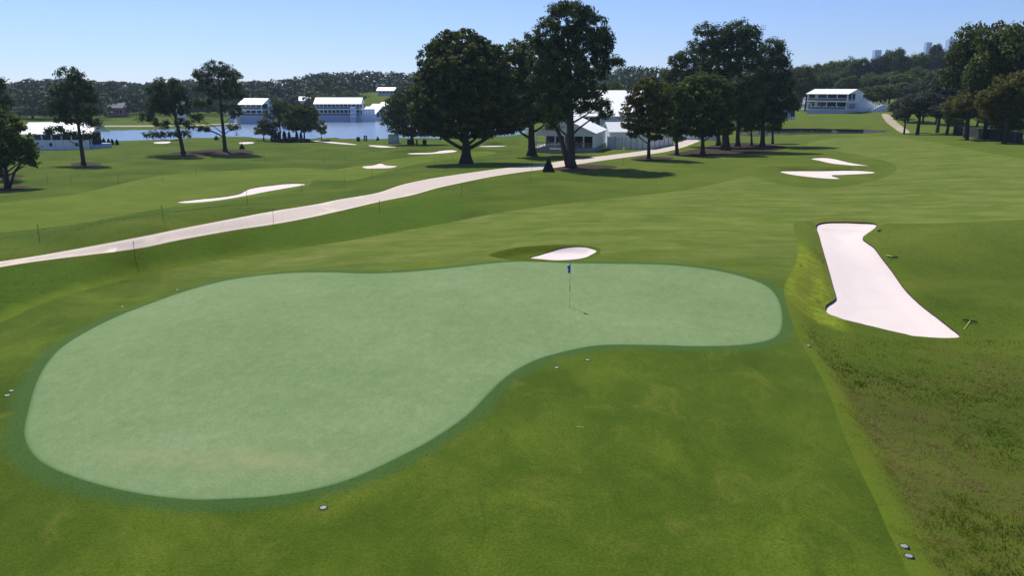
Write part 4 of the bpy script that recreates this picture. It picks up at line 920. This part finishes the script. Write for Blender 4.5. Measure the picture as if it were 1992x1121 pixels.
hl, s = place('event_hall', (1112,289), math.radians(-6), .3, 186); tag(hl, 'large white event hall with a broad plain roof behind the gabled tent', 'hall')
Lh = 132*s; MB().box(0, 0, -1, Lh, 26, 6.6).build('wall', M['blue_skirt'], hl)
MB().box(-.2, -.25, 3.6, Lh+.2, -.01, 3.9).build('cornice', M['white_frame'], hl); gable(hl, Lh, 26, 6.6, 12.0, .5)
for i in range(4):
    wn = MB().box(1.0+i*1.4, -.12, 4.1, 2.2+i*1.4, -.012, 6.2).build('window', M['white_frame'], hl); MB().box(1.1+i*1.4, -.15, 4.2, 2.1+i*1.4, -.122, 6.1).build('pane', M['window_glass'], wn)
sm, s = place('small_tent', (1186,284), math.radians(8)); tag(sm, 'small flat white-roofed tent behind the white fence panels', 'tent')
Ls = 62*s; MB().box(0, 0, -.8, Ls, 6, 3.0).build('wall', M['white_panel'], sm); gable(sm, Ls, 6, 3.0, 4.7, .3)
# white fence panels in front, in two runs
for k_, (pa, pb_, n_, lb) in enumerate([((1182,290),(1211,291),2,'short white fence panel run left of the gap by the small tent'), ((1216,291),(1262,291),4,'white fence panels facing the path behind the russet tree'), ((1263,291),(1308,281),5,'white fence panels turning away along the path behind the young trees')]):
    A_, B_ = ground(pa)[0], ground(pb_)[0]; d = B_-A_; Lw = np.hypot(d[0], d[1]); fr = empty('fence_run', tuple(A_), math.atan2(d[1], d[0])); tag(fr, lb, 'fence', 'white fence panels by the tents')
    w_ = Lw/n_; hgt = 2.4; pm = MB().box(.03, 0, -.3, w_-.03, .06, hgt).mesh('panel', M['white_panel']); rm = MB().box(.02, -.04, .5, w_-.02, -.004, .58).box(.02, -.04, 1.5, w_-.02, -.004, 1.58).mesh('rail', M['white_frame']); pp = MB().box(-.05, -.05, -.4, .05, .05, hgt+.08).mesh('post', M['grey_cabinet'])
    for i in range(n_):
        zz = (d[2])*(i/n_)
        share(fr, 'panel', pm, [(i*w_, 0, zz)]); share(fr, 'rail', rm, [(i*w_, 0, zz)]); share(fr, 'post', pp, [(i*w_, -.07, zz)])
    share(fr, 'post', pp, [(Lw, -.07, d[2])])
bw, s = place('low_wall', (1322,272)); tag(bw, 'low bluish white hoarding at the end of the cart path behind the clump', 'hoarding')
pm = MB().box(0, 0, -.6, 2.3, .12, 1.6).mesh('panel', M['white_panel']); share(bw, 'panel', pm, [(i*2.36, i*.1, 0) for i in range(4)])
# slanted white stand at right of the clump
sn, s = place('spectator_stand', (1518,234), math.radians(28)); tag(sn, 'white slanted spectator stand right of the tree clump', 'stand')
for i in range(6): MB().box(0, i*.8, -.8, 6.2, i*.8+.79, .9+i*.62).build('tier', M['white_panel'], sn)
MB().box(0, 4.81, -.8, 6.2, 4.95, 6.4).build('back_panel', M['sign_white'], sn); MB().box(6.205, 0, -.8, 6.33, 4.95, 4.6).build('side_panel', M['dark_mesh'], sn)
for i in range(5): MB().box(.3+i*1.2, -.06, -.3, 1.2+i*1.2, -.004, .75).build('front_panel', M['sign_white'], sn)
# dark windscreen fence at right
fps = [(1868,263),(1900,267),(1935,271),(1970,276),(2010,281)]
A = ground(fps); A[:,1] += 3.0; A[:,2] = f(A[:,0], A[:,1])
fr = empty('windscreen_fence', tuple(A[0])); tag(fr, 'long dark windscreen fence along the rough at the right edge', 'fence')
for a_, b_ in zip(A[:-1], A[1:]):
    for t in np.arange(3)/3:
        p0 = a_*(1-t)+b_*t - A[0]; p1 = a_*(1-t-1/3)+b_*(t+1/3) - A[0]
        MB().add([(p0[0],p0[1],p0[2]-.6),(p1[0],p1[1],p1[2]-.6),(p1[0],p1[1],p1[2]+1.9),(p0[0],p0[1],p0[2]+1.9),(p0[0],p0[1]+.05,p0[2]-.6),(p1[0],p1[1]+.05,p1[2]-.6),(p1[0],p1[1]+.05,p1[2]+1.9),(p0[0],p0[1]+.05,p0[2]+1.9)],
                 [(0,1,2,3),(5,4,7,6),(3,2,6,7),(1,0,4,5),(0,3,7,4),(2,1,5,6)]).build('panel', M['dark_mesh'], fr)
        MB().box(p0[0]-.05, p0[1]-.12, p0[2]-.6, p0[0]+.05, p0[1]-.01, p0[2]+2.0).build('post', M['dark_metal'], fr)
# creek bank wall; its dark colour also stands in for the bank's shadow
cwp = ground([(1475,254.5),(1520,253.5),(1560,253.5),(1620,254.5),(1680,255.5),(1722,258)])
wl = empty('creek_wall', tuple(cwp[0])); tag(wl, 'low retaining wall, darkened for the bank shadow, along the far side of the creek', 'wall')
nst = 0
for a_, b_ in zip(cwp[:-1], cwp[1:]):
    k_ = max(2, int(np.hypot(*(b_-a_)[:2])//2.2))
    for i in range(k_):
        p0 = a_+(b_-a_)*i/k_-cwp[0]; p1 = a_+(b_-a_)*(i+.985)/k_-cwp[0]; zt = .55+RNG.uniform(-.05, .05); zb = CREEK_Z-.3-cwp[0][2]; yo = RNG.uniform(-.06, .06)
        MB().add([(p0[0],p0[1]+yo,zb),(p1[0],p1[1]+yo,zb),(p1[0],p1[1]+yo,p1[2]+zt),(p0[0],p0[1]+yo,p0[2]+zt),(p0[0],p0[1]+yo+.7,zb),(p1[0],p1[1]+yo+.7,zb),(p1[0],p1[1]+yo+.7,p1[2]+zt),(p0[0],p0[1]+yo+.7,p0[2]+zt)],
                 [(0,1,2,3),(5,4,7,6),(3,2,6,7),(1,0,4,5),(0,3,7,4),(2,1,5,6)]).build('stone', M['stone_wall_shaded'], wl)
# far towers and masts
for px, top, wpx, Y, lb, spire in [(1706.5,97,12,2300,'pale blue far tower at the left of the skyline three',0), (1806,82,10,2450,'middle pale blue tower on the skyline',0), (1850.5,77,13,2600,'right skyline tower with a stepped top',1)]:
    t = at_y([(px, top)], Y)[0]; z = gz(t[0], t[1]); h = t[2]-z; w_ = wpx*Y/F; tr = empty('office_tower', (t[0], t[1], z)); tag(tr, lb, 'tower', 'city towers on the skyline')
    MB().box(-w_/2, -w_/2, -5, w_/2, w_/2, h).build('shaft', M['tower_haze_blue'], tr)
    fl = MB()
    for k_ in np.arange(6, h-3, 7.5): fl.box(-w_/2-.3, -w_/2-.4, k_, w_/2+.3, -w_/2-.01, k_+4)
    fl.build('window_band', M['tower_glass_hazed'], tr)
    if spire: MB().box(-w_*.28, -w_*.28, h+.01, w_*.28, w_*.28, h+6).box(-w_*.12, -w_*.12, h+6.01, w_*.12, w_*.12, h+11).build('crown', M['tower_haze_blue'], tr)
def mast(px, top, Y, lb, heads):
    t = at_y([(px, top)], Y)[0]; z = gz(t[0], t[1]); h = t[2]-z; tr = empty('mast', (t[0], t[1], z)); tag(tr, lb, 'mast'); r = .65*Y/F
    MB().tube([(0,0,-2),(0,0,h*.6),(0,0,h*.93)], [r*1.6, r, r*.7], 6).build('pole', M['tower_haze_blue'], tr)
    if heads:
        MB().box(-6*r, -.4, h*.930, 6*r, .4, h*.932+.5).build('crossarm', M['tower_haze_blue'], tr)
        for q in (-5.5*r, 0, 5.5*r): MB().box(q-.5*r, -.3, h*.932+.52, q+.5*r, .3, h).build('antenna', M['tower_haze_blue'], tr)
    else: MB().box(-6*r, -1, h*.931, 6*r, 1, h).build('floodlight', M['white_frame'], tr)
mast(1485, 48, 900, 'thin aerial mast with three prongs above the tree clump', True); mast(812, 110, 480, 'floodlight pole against the sky left of the oak', False)
print('built', round(time.time()-T0, 1))

# ------------------------------------------------------------------ small things on the course
# flagstick
b = ground((1108,597.5))[0]; fl = empty('flagstick', tuple(b)); tag(fl, 'thin striped flagstick with a hanging blue flag on the green', 'flag')
segs = [(0, .75, 'pole_yellow'), (.75, 1.15, 'pole_dark'), (1.15, 1.6, 'pole_yellow'), (1.6, 2.14, 'pole_dark')]
for a_, b_, mt in segs: MB().tube([(0, 0, a_-(.12 if a_ == 0 else 0)), (0, 0, b_)], .013, 8).build('pole', M[mt], fl, True)
fv, ff = [], []
for i in range(9):
    for j in range(6):
        u, v = i/8, j/5; fv.append((-.012-.12*v*(1-.25*u)+.02*math.sin(u*9+v*4)*v, -.04*math.sin(v*8+u*3), 2.12-.40*u-.10*v*(1-u*.3)))
for i in range(8):
    for j in range(5): a_ = i*6+j; ff.append((a_, a_+1, a_+7, a_+6))
fo = MB(); fo.add(fv, ff); fo = fo.build('flag', M['flag_blue'], fl, True); md = fo.modifiers.new('thickness', 'SOLIDIFY'); md.thickness = .006
MB().lathe([(.02, 2.14), (.02, 2.17), (.005, 2.18)], 8).build('ferrule', M['pole_dark'], fl)
MB().lathe([(.054, -.10), (.054, .004), (.047, .006), (.047, -.09)], 20).build('cup', M['cap_dark'], fl)
# sprinkler covers
capm = MB().lathe([(.085, -.03), (.085, .002), (.080, .005), (.02, .006), (.001, .006)], 20); caps = capm.mesh('lid', M['cap_grey'])
rimm = MB().lathe([(.115, -.04), (.118, .0), (.10, .003), (.088, -.02)], 20).mesh('rim', M['cap_dark']); bltm = MB().box(-.008, -.008, .004, .008, .008, .010).mesh('bolt', M['cap_dark'])
for px, lb, sc in [((629,989),'round grey sprinkler cover in the fringe below the front of the green',1), ((1083,716),'left of two sprinkler covers inside the bend of the green',1), ((1143,701),'right of two sprinkler covers inside the bend of the green',1),
 ((14,770),'lower of two sprinkler covers at the left edge beside the green',1), ((22,761),'upper of two sprinkler covers at the left edge beside the green',.9), ((1573,673),'sprinkler cover at the right corner of the green beside the fringe',1),
 ((1759,1064),'upper of two sprinkler covers at the bottom right in the fringe strip',1), ((1768,1083),'lower of two sprinkler covers at the bottom right in the fringe strip',1), ((238,597),'small sprinkler cover on the apron left of the green',.9),
 ((345,564),'small sprinkler cover close to the back left rim of the green',.9), ((760,527),'small sprinkler cover behind the middle of the green',.9), ((1557,516),'sprinkler cover in the bank above the right bunker',.8)]:
    b = ground(px)[0]; o = empty('sprinkler_cover', (b[0], b[1], b[2]+.012), RNG.uniform(0, 6)); tag(o, lb, 'sprinkler cover', 'sprinkler covers around the green'); o.scale = (sc,)*3
    for nm, me in (('lid', caps), ('rim', rimm)): link(bpy.data.objects.new(nm, me), o)
    for q in ((.05, 0), (-.05, 0)): k_ = link(bpy.data.objects.new('bolt', bltm), o); k_.location = (*q, 0)
# divot mark: a pale streak on the apron, modelled as a thin rod
b = ground((1128,832))[0]; o = MB().tube([(-.11, .02, .012), (0, 0, .016), (.12, -.03, .012)], [.008, .012, .008], 6).build('divot_mark', M['pole_yellow']); o.location = b; tag(o, 'short pale divot streak on the apron below the green', 'divot_mark')
# rakes
def rake(hd, tl, lb):
    A_, B_ = ground(hd)[0], ground(tl)[0]; d = Vector(B_-A_); L_ = d.length; rt_ = empty('bunker_rake', tuple(A_), math.atan2(d.y, d.x)); tag(rt_, lb, 'rake', 'rakes beside the right bunker')
    sl = math.asin(max(-.9, min(.9, d.z/L_)))
    MB().tube([(0, 0, .12), (L_*.5, 0, .08+math.sin(sl)*L_*.5), (L_, 0, .05+math.sin(sl)*L_)], [.016, .016, .014], 7).build('handle', M['rake_yellow'], rt_)
    h = MB().box(-.03, -.32, .085, .03, .32, .135).build('head', M['rake_black'], rt_)
    for y in np.linspace(-.29, .29, 12): MB().bar((0, y, .086), (.0, y, .0), .008, .004).build('tine', M['rake_black'], h)
rake((1887,628), (1875,643), 'rake with its head up lying at the lower right tip of the bunker'); rake((1737,503), (1723,497), 'rake lying on the grass half way up the bunker'); rake((1711,450.5), (1716,451), 'dark rake lying by the top right corner of the bunker')
# black pyramids with a mast
for px, hpx, lb in [((1067,334),25,'black pyramid with a short mast at the foot of the tall pine'), ((421,272),8,'small black pyramid on the lake bank left of the umbrella pine'), ((471,290),10,'black pyramid beside the mulch bed right of the umbrella pine'), ((735,273),7,'tiny black pyramid at the water edge left of the grey cabinet'), ((857,272),6,'tiny black pyramid at the lake edge left of the oak trunk')]:
    pr, s = place('equipment_pyramid', px); tag(pr, lb, 'pyramid', 'black equipment pyramids'); h = hpx*s; w_ = h*.46
    q = MB(); v = [(-w_,-w_,-.1),(w_,-w_,-.1),(w_,w_,-.1),(-w_,w_,-.1),(-w_*.10,-w_*.10,h),(w_*.10,-w_*.10,h),(w_*.10,w_*.10,h),(-w_*.10,w_*.10,h)]
    q.add(v, [(3,2,1,0),(4,5,6,7),(0,1,5,4),(1,2,6,5),(2,3,7,6),(3,0,4,7)]).build('cover', M['black_tarp'], pr)
    for a_ in v[:4]: MB().bar((a_[0]*1.01, a_[1]*1.01, -.05), (a_[0]*.11, a_[1]*.11, h), .02).build('seam', M['dark_mesh'], pr)
    MB().box(-w_*.12, -w_*.12, h+.002, w_*.12, w_*.12, h*1.05).build('cap', M['dark_metal'], pr); MB().tube([(0,0,h*1.05),(0,0,h*1.28)], .022, 6).build('mast', M['dark_metal'], pr)
# rope stakes
stm = MB().tube([(0,0,-.15),(0,0,.9),(0,0,1.12)], [.015,.014,.013], 6).mesh('shaft', M['stake_green'])
sth = MB().lathe([(.018, 1.02), (.024, 1.05), (.024, 1.10), (.018, 1.14), (.006, 1.16)], 8).mesh('rope_cap', M['pole_dark'])
STK = [((263,505),'stake on the near side of the cart path at its left'), ((532,437),'stake on the near side of the cart path below the long left bunker'), ((738,415),'stake right of the widest bend of the cart path, near side'), ((77,470),'leftmost stake beyond the cart path at the left edge'), ((318,431),'stake just left of the tip of the long left bunker'),
 ((481,397),'stake in front of the middle of the long left bunker'), ((587,376),'stake in front of the right tip of the long left bunker'), ((670,353),'stake up the slope right of the long left bunker'), ((671,350),''), ((724,345),'stake below the small peaked bunker, left of two'), ((772,336),'stake below the small peaked bunker, right of two'),
 ((845,320),'stake in the open left of the oak shadow'), ((881,317),'stake beside the oak trunk on its left'), ((898,384),'stake on the slope between the cart path and the apron'), ((1033,355),'stake below the black pyramid'), ((1034,330),'stake at the path edge left of the black pyramid'),
 ((93,357),'stake below the shadow of the lone leaning pine, left of two'), ((140,362),'stake below the shadow of the lone leaning pine, right of two'), ((231,358),'stake on the left fairway between the lone pine and the pair'), ((317,353),'faint stake on the left fairway below the pair of pines'), ((382,343),'stake below the shadow of the umbrella pine'), ((515,315),'stake in the middle of the left rough beyond the fairway'), ((630,318),'stake in the rough left of the peaked bunker'),
 ((672,312),'distant stake above the peaked bunker'), ((993,300),'stake right of the shaded sliver bunker'), ((1318,318),'stake in the shade below the narrow young tree'), ((1135,312),'stake beside the path right of the tall pine'), ((1212,323),'stake in the tall pine shadow end'), ((1512,300),'stake beyond the tree clump near the creek')]
for px, lb in STK:
    if not lb: continue
    b = ground(px)[0]; o = empty('rope_stake', tuple(b), RNG.uniform(0, 6)); o.rotation_euler[0] = RNG.normal(0, .03); o.rotation_euler[1] = RNG.normal(0, .03); tag(o, 'thin rope ' + lb, 'stake', 'rope stakes on the course')
    link(bpy.data.objects.new('shaft', stm), o); link(bpy.data.objects.new('rope_cap', sth), o)
# lakeside bits
cb, s = place('equipment_cabinet', (765,279)); tag(cb, 'grey-blue equipment cabinet on the lake bank under the hazy tree', 'cabinet'); w_ = 9.5*s
MB().prism([(-w_, -.2), (w_, -.2), (w_*.93, 16*s), (w_*.8, 17.5*s), (-w_*.8, 17.5*s), (-w_*.93, 16*s)], 'y', 0, 2.0).build('body', M['grey_cabinet'], cb); MB().box(-w_*.8, -.04, .2, -w_*.03, -.004, 14*s).build('door', M['blue_skirt'], cb); MB().box(w_*.03, -.04, .2, w_*.8, -.004, 14*s).build('door', M['blue_skirt'], cb)
for px, lb in [((697,275),'low dark bin on the lake bank right of the thin sand strip'), ((796,281),'low dark bin in the shade of the hazy lakeside tree'), ((826,282),'squat dark bin right of the hazy lakeside tree')]:
    o, s = place('bin', px); tag(o, lb, 'bin', 'dark bins on the lake bank'); MB().lathe([(.34, -.1), (.42, 0), (.46, .95)], 10).build('body', M['dark_mesh'], o); MB().lathe([(.50, .96), (.50, 1.04), (.2, 1.16)], 10).build('lid', M['black_tarp'], o)
for px, lb in [((709,274),'left of two dark posts at the water edge'), ((713,274),'right of two dark posts at the water edge'), ((811,284),'dark post standing right of the hazy tree trunk')]:
    o, s = place('marker_post', px); tag(o, lb, 'post', 'dark posts on the lake bank'); MB().box(-.16, -.16, -.2, .16, .16, 1.25).build('post', M['dark_mesh'], o); MB().box(-.2, -.2, 1.252, .2, .2, 1.36).build('cap', M['dark_metal'], o)
# shrub bed: clipped columns and low mounds
def shrub(name, lb, px, hpx, wpx, seed, mat='shrub_leaf'):
    rng = np.random.default_rng(seed); b = ground(px)[0]; s = b[1]/F/CP; h = hpx*s; w_ = wpx*s/2; root = empty(name, tuple(b)); tag(root, lb, 'shrub', 'shrubs in the lakeside bed')
    n_ = 420; u = rng.uniform(0, 1, n_); a_ = rng.uniform(0, 6.28, n_); r = w_*np.sqrt(np.clip(1-u**2.2, .02, 1))*rng.uniform(.6, 1.08, n_)
    C = np.stack([r*np.cos(a_), r*np.sin(a_), u*h+.05], 1); Nn = np.stack([np.cos(a_), np.sin(a_), .4+0*a_], 1)+rng.normal(size=(n_, 3))*.5
    link(bpy.data.objects.new('foliage', leaf_mesh('foliage', C, Nn, rng.uniform(.12, .24, n_), .6, np.clip(rng.normal(.45, .25, n_), 0, 1), M[mat], rng)), root)
    MB().tube([(0,0,-.2),(0,0,h*.6)], [.08,.03], 6).build('stem', M['bark'], root)
od = ['first', 'second', 'third', 'fourth', 'fifth', 'sixth', 'seventh']
for i, (x, h, w_) in enumerate([(531,20,8),(537,18,7),(543,17,6),(554,18,8),(563,17,6),(578,17,6),(586,16,6)]): shrub('columnar_shrub', '%s clipped dark column shrub from the left in the lakeside bed' % od[i], (x,275), h, w_, 400+i)
for i, x in enumerate([541,551,561,572,581,590,598]): shrub('mound_shrub', '%s low rounded shrub from the left along the bed front' % od[i], (x,277), 6, 13, 420+i, 'grey_leaf' if i in (1, 5) else 'wood_leaf' if i == 4 else 'shrub_leaf')
o, s = place('planter_box', (568,275.5)); tag(o, 'dark timber planter box in the middle of the lakeside shrub bed', 'planter'); MB().box(-.9, -.3, -.2, .9, .5, 1.0).build('box', M['timber'], o); MB().box(-.98, -.36, 1.002, .98, .56, 1.12).build('rim', M['dark_metal'], o)
for i, x in enumerate([199,203,212,219,228]): shrub('columnar_shrub', '%s small dark shrub from the left beside the marquee end' % od[i], (x,283-i*.3), 9+(i*7 % 4), 5, 440+i)
# fountain
q = at_z([(460,262)], WATER_Z)[0]; fo = empty('fountain', tuple(q)); tag(fo, 'pale fountain spray rising from the lake', 'fountain')
rng = np.random.default_rng(5); n_ = 1500; t = rng.uniform(0, 1, n_); a_ = rng.uniform(0, 6.28, n_); r = .15+.75*t*rng.uniform(.2, 1, n_); hh_ = 4.6*(1-(1-t*1.9)**2).clip(0)*rng.uniform(.5, 1, n_)
link(bpy.data.objects.new('spray', leaf_mesh('spray', np.stack([r*np.cos(a_), r*np.sin(a_), hh_], 1), rng.normal(size=(n_, 3)), np.full(n_, .06), .8, np.ones(n_), M['white_frame'], rng)), fo)
MB().lathe([(.5, -.2), (.55, .05), (.2, .15), (.06, .4)], 10).build('nozzle', M['dark_metal'], fo)

# ------------------------------------------------------------------ rough grass: real blades near the lens
m, n, out = nodes('rough_blade'); t = attr(n, 'tint'); c = ramp(n, t, [(0, (.036,.075,.005)), (.35, (.068,.118,.008)), (.65, (.12,.160,.016)), (1, (.24,.21,.075))])
d_ = N(n, 'ShaderNodeBsdfDiffuse'); n.links.new(c, d_.inputs[0]); tr = N(n, 'ShaderNodeBsdfTranslucent'); n.links.new(c, tr.inputs[0]); mx = N(n, 'ShaderNodeMixShader'); mx.inputs[0].default_value = .5
n.links.new(d_.outputs[0], mx.inputs[1]); n.links.new(tr.outputs[0], mx.inputs[2]); n.links.new(mx.outputs[0], out.inputs[0]); M['rough_blade'] = m
def blades():
    rng = np.random.default_rng(21); s = RID == -1; t = TRI[s]; a_, b_, c_ = (np.column_stack([V2[t[:,i]], ZV[t[:,i]]]) for i in range(3))
    ctr = (a_+b_+c_)/3; r = np.hypot(ctr[:,0], ctr[:,1]); ar = .5*np.linalg.norm(np.cross(b_-a_, c_-a_), axis=1)
    vis = (np.abs(ctr[:,0]) < ctr[:,1]*.72+3) & (ctr[:,1] > 12) & (r < 78)
    dens = np.interp(r, [15, 25, 40, 60, 78], [330, 260, 110, 26, 4])*vis
    nb = rng.poisson(ar*dens); k = np.repeat(np.arange(len(t)), nb); m_ = len(k); u, v = rng.uniform(size=m_), rng.uniform(size=m_); fl_ = u+v > 1; u[fl_], v[fl_] = 1-u[fl_], 1-v[fl_]
    P = a_[k]*(1-u-v)[:,None]+b_[k]*u[:,None]+c_[k]*v[:,None]
    kp = (near_sdf(SAND[0], P[:,0], P[:,1], .2) > .10) & (near_sdf(PATH, P[:,0], P[:,1], .2) > .06); P, k, u, v = P[kp], k[kp], u[kp], v[kp]; m_ = len(k)
    st = sum(w_*STRIP[t[k, i]] for i, w_ in ((0, 1-u-v), (1, u), (2, v)))
    bk = sum(w_*BANK[t[k, i]] for i, w_ in ((0, 1-u-v), (1, u), (2, v)))
    clump = fbm(P[:,0]*2.4, P[:,1]*2.4, 31, 3); dz = sum(w_*DRYZ[t[k, i]] for i, w_ in ((0, 1-u-v), (1, u), (2, v))); shd = sum(w_*SLOPE_SHADE[t[k, i]] for i, w_ in ((0, 1-u-v), (1, u), (2, v))); patch = fbm(P[:,0]/4.5, P[:,1]/4.5, 37, 3)
    h = (.014+(.070+.11*dz)*clump**1.9)*rng.uniform(.6, 1.3, m_)*np.where((P[:,0] > 6) & (P[:,1] < 36), 1.0, .5)*(1-.55*np.clip(st, 0, 1))*np.interp(r[k], [15, 40, 70], [1, 1.0, 1.1])
    az = rng.uniform(0, 6.28, m_)*.45 + (fbm(P[:,0]/1.6, P[:,1]/1.6, 41, 2)-.5)*9; ln = rng.uniform(.6, 1.8, m_)*h
    tip = P + np.stack([np.cos(az)*ln, np.sin(az)*ln, h], 1); az2 = rng.uniform(0, 6.28, m_); wd_ = np.interp(r[k], [15, 30, 70], [.008, .013, .04])*rng.uniform(.7, 1.4, m_)
    w3 = np.stack([np.cos(az2)*wd_, np.sin(az2)*wd_, np.zeros(m_)], 1); low = np.array([0, 0, .01])
    tint = np.clip(.18+(patch-.5)*2.3*np.where((P[:,0] > 6), 1.0, .6)+rng.normal(.28, .15, m_)+np.where(P[:,0] > 0, .0, -.06)+dz*.12-shd*.22, 0, 1)
    tint = tint*(1-np.clip(np.maximum(st, bk), 0, 1)) + np.clip(np.maximum(st, bk), 0, 1)*rng.normal(.58, .08, m_)
    V = np.stack([P-w3-low, P+w3-low, tip], 1).reshape(-1, 3)
    me = mesh_np('rough_grass', V, np.arange(3*m_).reshape(-1, 3), {'tint': np.repeat(np.clip(tint, 0, 1), 3)}); me.materials.append(M['rough_blade'])
    o = link(bpy.data.objects.new('rough_grass', me)); tag(o, 'tufted long grass of the rough around the green', 'grass', kind='stuff'); print('blades', m_)
blades()
def apron_blades():
    rng = np.random.default_rng(22); s = RID == [r[0] for r in REG].index('fairway'); t = TRI[s]; a_, b_, c_ = (np.column_stack([V2[t[:,i]], ZV[t[:,i]]]) for i in range(3))
    ctr = (a_+b_+c_)/3; r = np.hypot(ctr[:,0], ctr[:,1]); ar = .5*np.linalg.norm(np.cross(b_-a_, c_-a_), axis=1)
    vis = (np.abs(ctr[:,0]) < ctr[:,1]*.72+2) & (ctr[:,1] > 12)
    nb = rng.poisson(ar*np.interp(r, [15, 22, 32, 48], [560, 420, 170, 0])*vis); k = np.repeat(np.arange(len(t)), nb); m_ = len(k); u, v = rng.uniform(size=m_), rng.uniform(size=m_); fl_ = u+v > 1; u[fl_], v[fl_] = 1-u[fl_], 1-v[fl_]
    P = a_[k]*(1-u-v)[:,None]+b_[k]*u[:,None]+c_[k]*v[:,None]; g = sum(w_*DG[t[k, i]] for i, w_ in ((0, 1-u-v), (1, u), (2, v)))
    h = rng.uniform(.006, .018, m_); az = rng.uniform(0, 6.28, m_); ln = rng.uniform(.4, 1.6, m_)*h; az2 = rng.uniform(0, 6.28, m_); wd_ = rng.uniform(.004, .010, m_)
    tip = P + np.stack([np.cos(az)*ln, np.sin(az)*ln, h], 1); w3 = np.stack([np.cos(az2)*wd_, np.sin(az2)*wd_, np.zeros(m_)], 1); low = np.array([0, 0, .004])
    pt = fbm(P[:,0]/2.2, P[:,1]/1.4, 51, 3); tint = np.clip(.30+(pt-.5)*1.6+rng.normal(0, .14, m_)-.35*(1-ss(.3, 1.0, g)), 0, 1)
    me = mesh_np('apron_grass', np.stack([P-w3-low, P+w3-low, tip], 1).reshape(-1, 3), np.arange(3*m_).reshape(-1, 3), {'tint': np.repeat(tint, 3)}); me.materials.append(M['rough_blade'])
    o = link(bpy.data.objects.new('apron_grass', me)); tag(o, 'short mown grass blades of the apron in front of the green', 'grass', kind='stuff')
apron_blades()
# ------------------------------------------------------------------ air
m, n, out = nodes('haze_air'); pv = N(n, 'ShaderNodeVolumePrincipled'); pv.inputs['Color'].default_value = (.58,.78,1.0,1); pv.inputs['Density'].default_value = HAZE; pv.inputs['Anisotropy'].default_value = .35
n.links.new(pv.outputs[0], out.inputs['Volume'])
o = MB().box(-3600, -700, -9, 3600, 3600, 215).build('haze', m); tag(o, 'thin blue summer haze over the course', 'haze', kind='stuff')
print('done', round(time.time()-T0, 1), sum(len(m_.polygons) for m_ in bpy.data.meshes))
